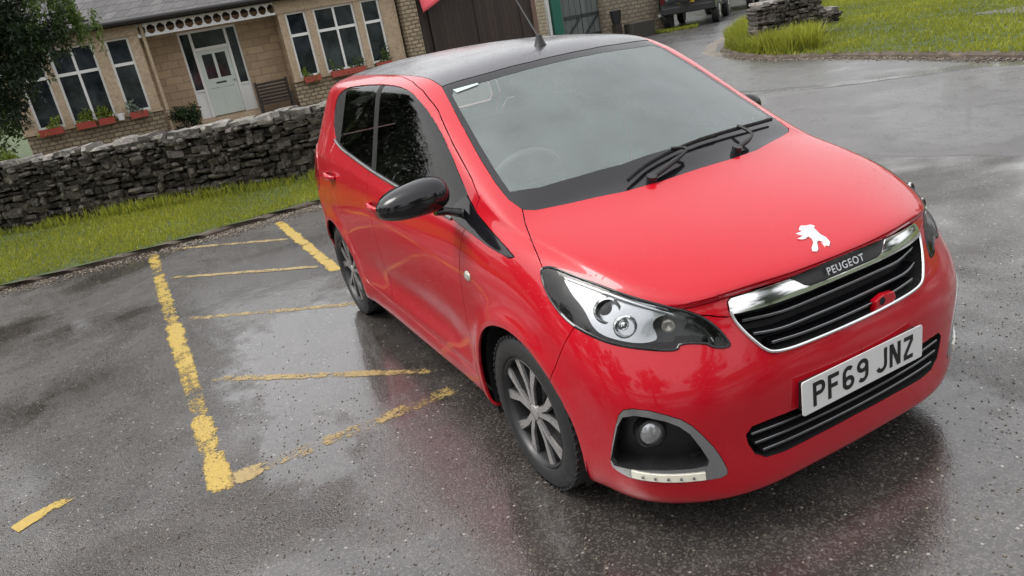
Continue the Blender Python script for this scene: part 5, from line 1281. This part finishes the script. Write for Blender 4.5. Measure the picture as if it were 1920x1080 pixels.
for (s0, s1), i, lab, z, lm in boxes:
    c = W((s0+s1)/2, .16, z-.06); root = empty('flower_box', c, label=lab, cat='flower box', group='flower boxes on the cottage window sills')
    m = MB(); L = s1-s0; z_ = 0
    for (x0, x1, y0, y1) in ((-L/2, L/2, -.09, -.075), (-L/2, L/2, .075, .09), (-L/2, -L/2+.015, -.075, .075), (L/2-.015, L/2, -.075, .075)): m.bx(x0, x1, y0, y1, 0, .15)
    m.bx(-L/2, L/2, -.10, .10, .15, .165) if False else None
    R3 = FM.to_3x3().to_4x4(); o = m.build('trough', TERRA, root); o.data.transform(R3)
    m = MB(); m.bx(-L/2+.015, L/2-.015, -.075, .075, .01, .135); o = m.build('soil', SOILM, root); o.data.transform(R3)
    rs = np.random.RandomState(40+i); P = np.stack([rs.uniform(-L/2, L/2, 260), rs.uniform(-.08, .08, 260), .12+rs.rand(260)**1.5*(.24 if i not in (6,) else .42)], 1); P[:, 2] *= .7+.5*np.sin(P[:, 0]*9+i)
    V, F, col = leaves(P, .075, i, -.4); o = np_mesh('plant', V, F, lm, root, cols=col); o.data.transform(R3)
c = W(.36, .14, .78); MB().lathe([(0, 0), (.07, 0), (.10, .16), (.085, .16), (.06, .02), (0, .02)], tuple(c-Vector((0, 0, .04))), 'Z', 20).build('plant_pot', WHITE, smooth=50, label='small white plant pot on the sill between the left bay windows', cat='pot')
shrub('shrub', W(1.78, .1, .42), (.42, .42, .42), 2600, .07, LEAFD, 61, 'dark leafy shrub in front of the porch left of the door')
BEN = empty('garden_bench', W(4.05, -.15, 0), label='dark wooden slatted garden seat by the porch right of the door', cat='bench')
def at_(name, mm, mat, root): o = mm.build(name, mat, root); o.data.transform(FM.to_3x3().to_4x4()); return o
DKW = flat('dark wet timber', (.022, .016, .012), .5, bump=.4)
for i in range(6): mm = MB(); mm.bx(-.42, .42, -.20-.012*i, -.18-.012*i, .45+.085*i, .51+.085*i); at_('back_slat', mm, DKW, BEN)
for i in range(4): mm = MB(); mm.bx(-.42, .42, -.14+.10*i, -.06+.10*i, .40, .43); at_('seat_slat', mm, DKW, BEN)
for x in (-.40, .40):
    for y in (-.16, .22): mm = MB(); mm.bx(x-.03, x+.03, y-.03, y+.03, 0, .62 if y > 0 else .98); at_('leg', mm, DKW, BEN)
# ---- yew on the left and garden greenery
def tree(name, base, h, trunk_r, lobes, nleaf, size, mat, seed, label, droop=.5, cat='tree', aspect=2.6):
    rs = np.random.RandomState(seed); root = empty(name, base, label=label, cat=cat); m = MB(); b = Vector(base)
    tp = [Vector((0, 0, -.05)), Vector((.05, .03, h*.3)), Vector((-.04, .06, h*.6)), Vector((.02, 0, h*.9))]
    m.tube(tp, [trunk_r*1.25, trunk_r, trunk_r*.6, trunk_r*.2], 10)
    P = []; cb = []
    for (c, r) in lobes:
        c = np.array(c)-np.array(base); st = tp[1].lerp(tp[3], min(.95, max(0, (c[2]/h-.2)))); m.tube([st, st.lerp(Vector(c), .6)+Vector((0, 0, .1)), Vector(c)], [trunk_r*.32, trunk_r*.16, .015], 6)
        k = max(60, int(nleaf*r[0]*r[1]/sum(l[1][0]*l[1][1] for l in lobes))); sub = max(3, k//140)
        for j in range(sub):
            d = rs.normal(size=3); d /= np.linalg.norm(d); lc = c+d*np.array(r)*rs.uniform(.35, .95); rr = np.array(r)*rs.uniform(.18, .36)
            q = blob_points(rs, lc, rr, k//sub, .1); q[:, 2] -= rs.rand(len(q))**2*droop*.5; P.append(q); cb.append(np.full(len(q), rs.uniform(.05, .8)+.15*(d[2] > 0)))
    m.build('trunk', BARK, root, smooth=50)
    V, F, col = leaves(np.concatenate(P), size, seed, droop, aspect, np.concatenate(cb)); np_mesh('crown', V, F, mat, root, cols=col); return root
tree('yew_tree', (-12.75, -4.35, 0), 6.5, .2, [((-12.05, -2.85, 2.62), (.60, .62, .36)), ((-11.95, -2.42, 2.55), (.34, .40, .30)), ((-12.15, -2.95, 2.15), (.42, .42, .30)), ((-12.3, -3.25, 1.80), (.34, .34, .28)), ((-12.3, -3.5, 3.2), (.9, 1.0, .6)), ((-12.7, -4.6, 2.6), (1.0, 1.0, .9)), ((-12.6, -4.0, 4.3), (1.3, 1.3, .9)), ((-13.2, -4.9, 3.6), (1.3, 1.3, 1.0)), ((-12.7, -4.3, 5.6), (1.0, 1.0, .8))], 110000, .075, LEAFD, 71, 'dark drooping evergreen overhanging the top left corner in front of the cottage', .8, aspect=3.4)
tree('pale_branch_tree', (-13.4, -3.9, 0), 5.0, .10, [((-11.72, -1.98, 2.74), (.30, .30, .18)), ((-11.62, -1.75, 2.56), (.20, .20, .20)), ((-11.9, -2.2, 3.0), (.45, .45, .25)), ((-12.3, -2.6, 3.5), (.6, .6, .4))], 3400, .07, LEAFM, 77, 'lighter green leafy branches hanging beside the cottage eaves', .9)
shrub('hedge', (-16.7, -4.75, .95), (.7, .95, 1.05), 8000, .07, LEAFM, 81, 'grey green hedge at the left end of the cottage', 'hedge')
shrub('hedge', (-22.5, -5.4, 1.6), (1.6, 1.9, 2.4), 9000, .12, LEAFM, 84, 'leafy hedge beyond the left corner of the cottage', 'hedge')
shrub('hedge', (-18.5, -7.2, 1.8), (1.6, 2.2, 2.2), 9000, .12, LEAFD, 82, 'tall dark hedge at the edge of the garden under the evergreen', 'hedge')
shrub('shrub', (-12.25, -3.75, .52), (.45, .55, .46), 4200, .05, LEAFY, 83, 'bright yellow green shrub just behind the drystone wall')
# unseen trees added around the car park to darken reflections on the car
for i, (x, y, h) in enumerate([(-4.5, -13, 7), (.5, -14, 8), (6, -14, 7), (12, -11, 8), (-9.5, -12.5, 7), (15, -3, 7), (16, 5, 8)]):
    tree('reflection_tree', (x, y, 0), h, .2, [((x, y, h*.35), (2.6, 2.6, h*.33)), ((x+1.2, y+.8, h*.6), (2.2, 2.2, h*.3)), ((x-1.4, y-.6, h*.55), (2.2, 2.2, h*.3)), ((x, y, h*.8), (1.7, 1.7, h*.2))] , 15000, .17, LEAFM if i % 2 else LEAFD, 90+i, ['added unseen dense leafy tree', 'added unseen broad green tree', 'added unseen spreading dark tree', 'leaning leafy tree', 'tall bushy tree', 'dark upright tree', 'rounded green tree'][i]+' added out of view to darken reflections on the car', .1, aspect=1.6)
# ------------------------------------------------------------------ right of the cottage: shed, awning, gate, barn
DKB = mat_masonry('dark stained boards', (.035, .022, .018), (.025, .016, .013), (.008, .006, .005), 40, .14, .012, .4)
def mat_boards(name, c1, c2, w_=.14):
    m = NT(name); tc = m.n('ShaderNodeTexCoord'); sp = m.n('ShaderNodeSeparateXYZ'); m.l(tc.outputs['Object'], sp.inputs[0])
    u = m.math('ADD', sp.outputs['Y'], m.math('MULTIPLY', sp.outputs['X'], .2)); fr = m.math('FRACT', m.math('DIVIDE', u, w_)); fl = m.math('FLOOR', m.math('DIVIDE', u, w_))
    wn = m.n('ShaderNodeTexWhiteNoise', noise_dimensions='1D'); m.l(fl, wn.inputs['W']); g = m.noise(m.coord((6, 6, .8)), 4, 5, .7)
    c = m.mix(wn.outputs['Value'], c1, c2); c = m.mix(m.rng(g, .4, .7, 0, .5), c, tuple(x*.35 for x in c1)); gap = m.math('LESS_THAN', fr, .07)
    m.set(Base_Color=m.mix(gap, c, (.003, .003, .003)), Roughness=.55, Normal=m.bump(m.math('SUBTRACT', g, gap), .5, .01)); return m.mat
BROWN = mat_boards('dark brown boards', (.030, .019, .016), (.050, .032, .026)); GGATE = mat_boards('grey green gate boards', (.13, .15, .145), (.19, .21, .20), .22)
SHED = empty('timber_garage', (-18.95, 8.2, 0), label='long dark brown timber shed joined to the right end of the cottage', cat='shed')
def local(name, m, mat, root, **k): o = m.build(name, mat, root, **k); return o
m = MB(); m.bx(-3.2, 0, -2.1, 1.93, -.05, 3.0); local('wall', m, BROWN, SHED)
m = MB(); m.add([(.3, -2.3, 3.0), (.3, 2.1, 3.0), (-3.5, 2.1, 3.6), (-3.5, -2.3, 3.6), (.3, -2.3, 3.08), (.3, 2.1, 3.08), (-3.5, 2.1, 3.68), (-3.5, -2.3, 3.68)], [(0, 1, 2, 3), (7, 6, 5, 4), (0, 4, 5, 1), (1, 5, 6, 2), (2, 6, 7, 3), (3, 7, 4, 0)]); local('roof', m, SLATE, SHED)
m = MB(); m.bx(.002, .05, 1.78, 1.93, 0, 2.95); local('corner_post', m, flat('weathered brown post', (.16, .10, .08), .7, bump=.3), SHED)
m = MB(); m.bx(.002, .035, -1.55, 1.45, .05, 2.3); DRS = local('sliding_door', m, BROWN, SHED)
for y in (-1.5, -.05, 1.40): m = MB(); m.bx(.036, .06, y-.05, y+.05, .05, 2.3); local('batten', m, BROWN, DRS)
# stone pier between cottage and shed
m = MB(); m.bx(-.45, 0, -.22, .22, 0, 2.6); PIER = m.build('stone_pier', RUBBLE, None, bevel=.02, label='rough stone pier between the cottage bay and the dark shed', cat='pier'); PIER.location = (-18.15, 5.85, 0)
m = MB(); m.box((0, 0, 2.64), (.55, .55, .08)); 
CAPP = m.build('cap', DRESS, PIER, bevel=.01); CAPP.location = (-.22, 0, 0)
# red awning hanging from the shed eaves: a fabric sheet drawn down to one corner
def awning():
    A, B, C_, D_ = Vector((-18.35, 6.15, 3.05)), Vector((-18.35, 8.7, 3.05)), Vector((-18.05, 7.35, 2.30)), Vector((-17.95, 6.15, 1.92)); n = 10; V = []
    for i in range(n+1):
        for j in range(n+1):
            u, v = i/n, j/n; top = A.lerp(B, u); bot = D_.lerp(Vector((-18.30, 8.6, 2.98)), u) if True else C_; p = top.lerp(bot, v); p.x += .06*math.sin(u*9)*v; V.append(p)
    F = [(i*(n+1)+j, (i+1)*(n+1)+j, (i+1)*(n+1)+j+1, i*(n+1)+j+1) for i in range(n) for j in range(n)]
    o = MB().add(V, F).build('awning', flat('faded red canvas', (.70, .09, .12), .7, bump=.2), None, smooth=80, fix=False, label='faded red canvas awning drawn down to one corner over the dark shed', cat='awning')
    md = o.modifiers.new('t', 'SOLIDIFY'); md.thickness = .008
awning()
# green post and grey-green yard gate
MB().bx(-20.45, -20.30, 11.50, 11.86, 0, 2.9).build('gate_post', flat('green painted post', (.015, .13, .09), .45, bump=.2), None, bevel=.01, label='green painted post between the shed and the grey gates', cat='post')
MB().bx(-20.5, -20.38, 11.36, 11.46, 0, 3.0).build('gate_post', WHITE, None, label='thin white post at the right corner of the dark shed', cat='post')
GATE = empty('yard_gate', (-20.3, 12.6, 0), label='grey green boarded double gates under the barn wall', cat='gate')
GP = flat('dark wet gate brace', (.04, .05, .05), .3)
for i, (y0, y1) in enumerate(((-.70, -.01), (.01, .70))):
    m = MB(); m.bx(-.06, -.02, y0, y1, .06, 2.7); LF = m.build('gate_leaf', GGATE, GATE)
    for z in (.35, 1.0, 1.7, 2.4): m = MB(); m.bx(-.018, .012, y0+.02, y1-.02, z-.05, z+.05); m.build('rail', GP, LF)
    m = MB(); m.prism([(y0+.05, .42), (y0+.15, .42), (y1-.03, .93), (y1-.13, .93)], -.017, .010, M=Matrix(((0, 0, 1), (1, 0, 0), (0, 1, 0)))); m.build('brace', GP, LF)
RUB2 = mat_masonry('pale rubble barn wall', (.36, .30, .21), (.24, .20, .15), (.16, .14, .11), .24, .13, .02, .9, .5)
BARN = empty('stone_barn', (-19.9, 14.75, 0), label='pale rubble stone house with a white window beside the lane', cat='house')
m = MB(); holes_wall(m, -1.45, 1.35, -.05, 4.2, [(.75, 1.15, .55, 1.75)], 0, .4); m.bx(-1.45, -1.15, -6, -.402, -.05, 4.2); m.bx(1.05, 1.35, -6, -.402, -.05, 4.2); m.bx(-1.15, 1.05, -6, -5.7, -.05, 4.2)
# (s, out, z) -> (x=out, y=s)
SW_ = Matrix(((0, 1, 0, 0), (1, 0, 0, 0), (0, 0, 1, 0), (0, 0, 0, 1)))
def bt(name, m, mat, root, **k): o = m.build(name, mat, root, **k); o.data.transform(SW_); o.data.flip_normals(); return o
bt('wall', m, RUB2, BARN)
m = MB(); m.add([(-1.7, .35, 4.2), (1.6, .35, 4.2), (1.6, -3, 6.0), (-1.7, -3, 6.0), (-1.7, -6.3, 4.2), (1.6, -6.3, 4.2), (-1.7, .35, 4.1), (1.6, .35, 4.1), (1.6, -6.3, 4.1), (-1.7, -6.3, 4.1)], [(0, 1, 2, 3), (3, 2, 5, 4), (6, 9, 8, 7), (0, 6, 7, 1), (1, 7, 8, 5, 2), (4, 5, 8, 9), (0, 3, 4, 9, 6)]); bt('roof', m, SLATE, BARN)
m = MB(); m.bx(.75, .80, -.2, -.08, .55, 1.75); m.bx(1.10, 1.15, -.2, -.08, .55, 1.75); m.bx(.80, 1.10, -.2, -.08, .55, .62); m.bx(.80, 1.10, -.2, -.08, 1.69, 1.75); m.bx(.80, 1.10, -.18, -.09, 1.1, 1.15); WB = bt('window', m, WHITE, BARN)
m = MB(); m.bx(.8, 1.1, -.15, -.14, .62, 1.69); bt('pane', m, PANE, WB)
m = MB(); m.bx(.68, 1.22, -.06, .09, .46, .545); bt('sill', m, WHITE, BARN)
m = MB(); m.bx(-.25, .25, -.30, .30, 0, .5); TR = m.build('stone_trough', flat('dark mossy trough', (.035, .032, .025), .8, bump=.5), None, bevel=.03, label='low dark stone trough at the foot of the pale house wall', cat='trough'); TR.location = (-19.1, 14.0, 0); TR.scale = (1, 1.5, 1)
m = MB(); m.lathe([(0, 0), (.13, 0), (.17, .20), (.19, .42), (.16, .44), (.13, .40), (0, .38)], (0, 0, 0), 'Z', 20); PT = m.build('black_pot', BLACK, None, smooth=50, label='round black pot on a stand against the pale house', cat='pot'); PT.location = (-19.3, 13.25, .55)
m = MB(); m.bx(-.12, .12, -.12, .12, 0, .55); m.build('stand', DKW, PT).location = (0, 0, -.55)
STR = [(-19.5, 14.5), (-18.4, 14.6), (-17.9, 15.4), (-19.0, 16.4), (-19.6, 16.0)]
raised('grass_strip', jag(STR+[STR[0]], .04, .2, 5)[:-1], .04, GREEN); grass('strip_grass', STR, 5000, .03, .10, .04, 21, .012)
# ---- dark four-wheel drives parked up the lane
REDDARK = flat('unlit dark red lamp', (.07, .006, .006), .2)
def offroader(loc, rz, label, seed):
    root = empty('offroad_car', loc, rz, label=label, cat='car', group='dark cars parked up the lane')
    CP = flat('dark car paint %d' % seed, ((.012, .014, .018), (.018, .020, .022))[seed % 2], .2, coat=1)
    prof = [(-2.05, .55), (-2.08, .75), (-2.05, 1.05), (-1.95, 1.12), (-1.75, 1.78), (-1.60, 1.84), (.25, 1.84), (.45, 1.78), (.95, 1.16), (1.95, 1.05), (2.10, .92), (2.12, .55), (1.75, .48), (-1.7, .48)]
    m = MB(); n = len(prof)
    for sgn in (-1, 1):
        pass
    rows_ = []
    for y, kx, kt in ((-.90, 1, 0), (-.86, 1, 1), (.86, 1, 1), (.90, 1, 0)): rows_.append([(x, y*(1 if z < 1.15 else .86), z) for x, z in prof])
    V = sum([[(x, y0*(1 if z < 1.15 else .84), z) for x, z in prof] for y0 in (-.9, .9)], [])
    tri = geometry.tessellate_polygon([[Vector((x, z, 0)) for x, z in prof]])
    m.add(V, [tuple(t) for t in tri]+[tuple(i+n for i in t)[::-1] for t in tri]+[(i, (i+1) % n, (i+1) % n+n, i+n) for i in range(n)]); m.build('body', CP, root, bevel=.04, smooth=40)
    m = MB(); m.bx(-2.16, -2.04, -.86, .86, .50, .72); m.build('rear_bumper', BLACK, root, bevel=.03); m = MB(); m.bx(-2.165, -2.16, -.26, .26, .80, .91); m.build('number_plate', YELLOWPL, root)
    m = MB(); m.add([(-1.95, -.66, 1.20), (-1.95, .66, 1.20), (-1.80, .60, 1.68), (-1.80, -.60, 1.68)], [(0, 1, 2, 3)]); o = m.build('rear_window', PANE, root); o.location = (-.035, 0, 0)
    for s in (-1, 1):
        m = MB(); m.bx(-2.10, -2.02, s*.80-.08, s*.80+.08, .85, 1.10); m.build('tail_light', REDDARK, root, bevel=.015)
        m = MB(); m.add([(-1.7, s*.80, 1.22), (.75, s*.80, 1.22), (.35, s*.775, 1.70), (-1.6, s*.775, 1.70)], [(0, 1, 2, 3)]); m.build('side_window', PANE, root)
        for x in (-1.3, 1.35):
            m = MB(); m.lathe([(.0, s*.93), (.20, s*.94), (.22, s*.92), (.30, s*.94), (.36, s*.90), (.37, s*.80), (.36, s*.70), (0, s*.70)], (x, 0, .37), 'Y', 28); w_ = m.build('wheel', RUBBER, root, smooth=50)
            m = MB(); m.lathe([(.0, s*.955), (.06, s*.955), (.20, s*.945), (.21, s*.93)], (x, 0, .37), 'Y', 20); m.build('rim', ALLOY, w_, smooth=50)
    m = MB(); m.lathe([(0, -2.12), (.30, -2.12), (.33, -2.18), (.36, -2.20), (.36, -2.30), (.30, -2.33), (0, -2.33)], (0, .05, 1.15), 'X', 28); m.build('spare_wheel', RUBBER, root, smooth=50) if seed == 0 else None
    return root
hd = math.atan2(.76, -.65)
offroader((-20.0, 17.25, 0), hd, 'black off-road car with yellow rear plate parked on the lane verge by the pale house', 0)
offroader((-23.2, 21.9, 0), hd, 'dark grey off-road car parked further up the lane', 1)
# backdrop far beyond: hill and wood seen only from other positions
shrub('hedge', (-31, 27, 2), (5, 5, 3), 5000, .35, LEAFM, 131, 'large hedge at the top of the lane', 'hedge')
HB = [(-4, 26), (4, 24), (12, 21), (-13, 30), (20, 16), (-22, 36), (-34, 8), (-34, -12)]
for i, (x, y) in enumerate(HB):
    tree('field_tree', (x, y, 0), 7+1.2*(i % 3), .22, [((x, y, 2.6), (2.8, 2.8, 1.9)), ((x+1.3, y+.6, 4.6), (2.2, 2.2, 1.6)), ((x-1.3, y-.6, 4.2), (2.2, 2.2, 1.6)), ((x, y, 6.0), (1.6, 1.6, 1.2))], 6000, .26, LEAFM if i % 2 else LEAFD, 150+i, ['bushy tree at the back of the green', 'round dark tree at the back of the green', 'tall green tree at the back of the green', 'dark tree beyond the wall stub', 'outermost green tree of the field edge', 'dark tree where the lane leaves the village', 'green tree standing behind the cottage', 'dark tree behind the left end of the cottage roof'][i], .1, aspect=1.6)
V = []; F = []; n = 72; rs = np.random.RandomState(5); ph = rs.rand(6)*6.28
for i in range(n):
    a = 2*math.pi*i/n
    for r, hh in ((230, 0), (330, .45), (470, 1), (640, .55)):
        h = (26+14*math.sin(3*a+ph[0])+9*math.sin(7*a+ph[1])+4*math.sin(13*a+ph[2]))*hh; V.append((r*math.cos(a), r*math.sin(a), h-.2))
for i in range(n):
    j = (i+1) % n
    for k in range(3): F.append((i*4+k, i*4+k+1, j*4+k+1, j*4+k))
MB().add(V, F).build('hills', mat_stone('far hillside', [(.022, .034, .014), (.04, .06, .02), (.065, .085, .03)], .02, .9, .3, attr=False), None, smooth=80, kind='structure')
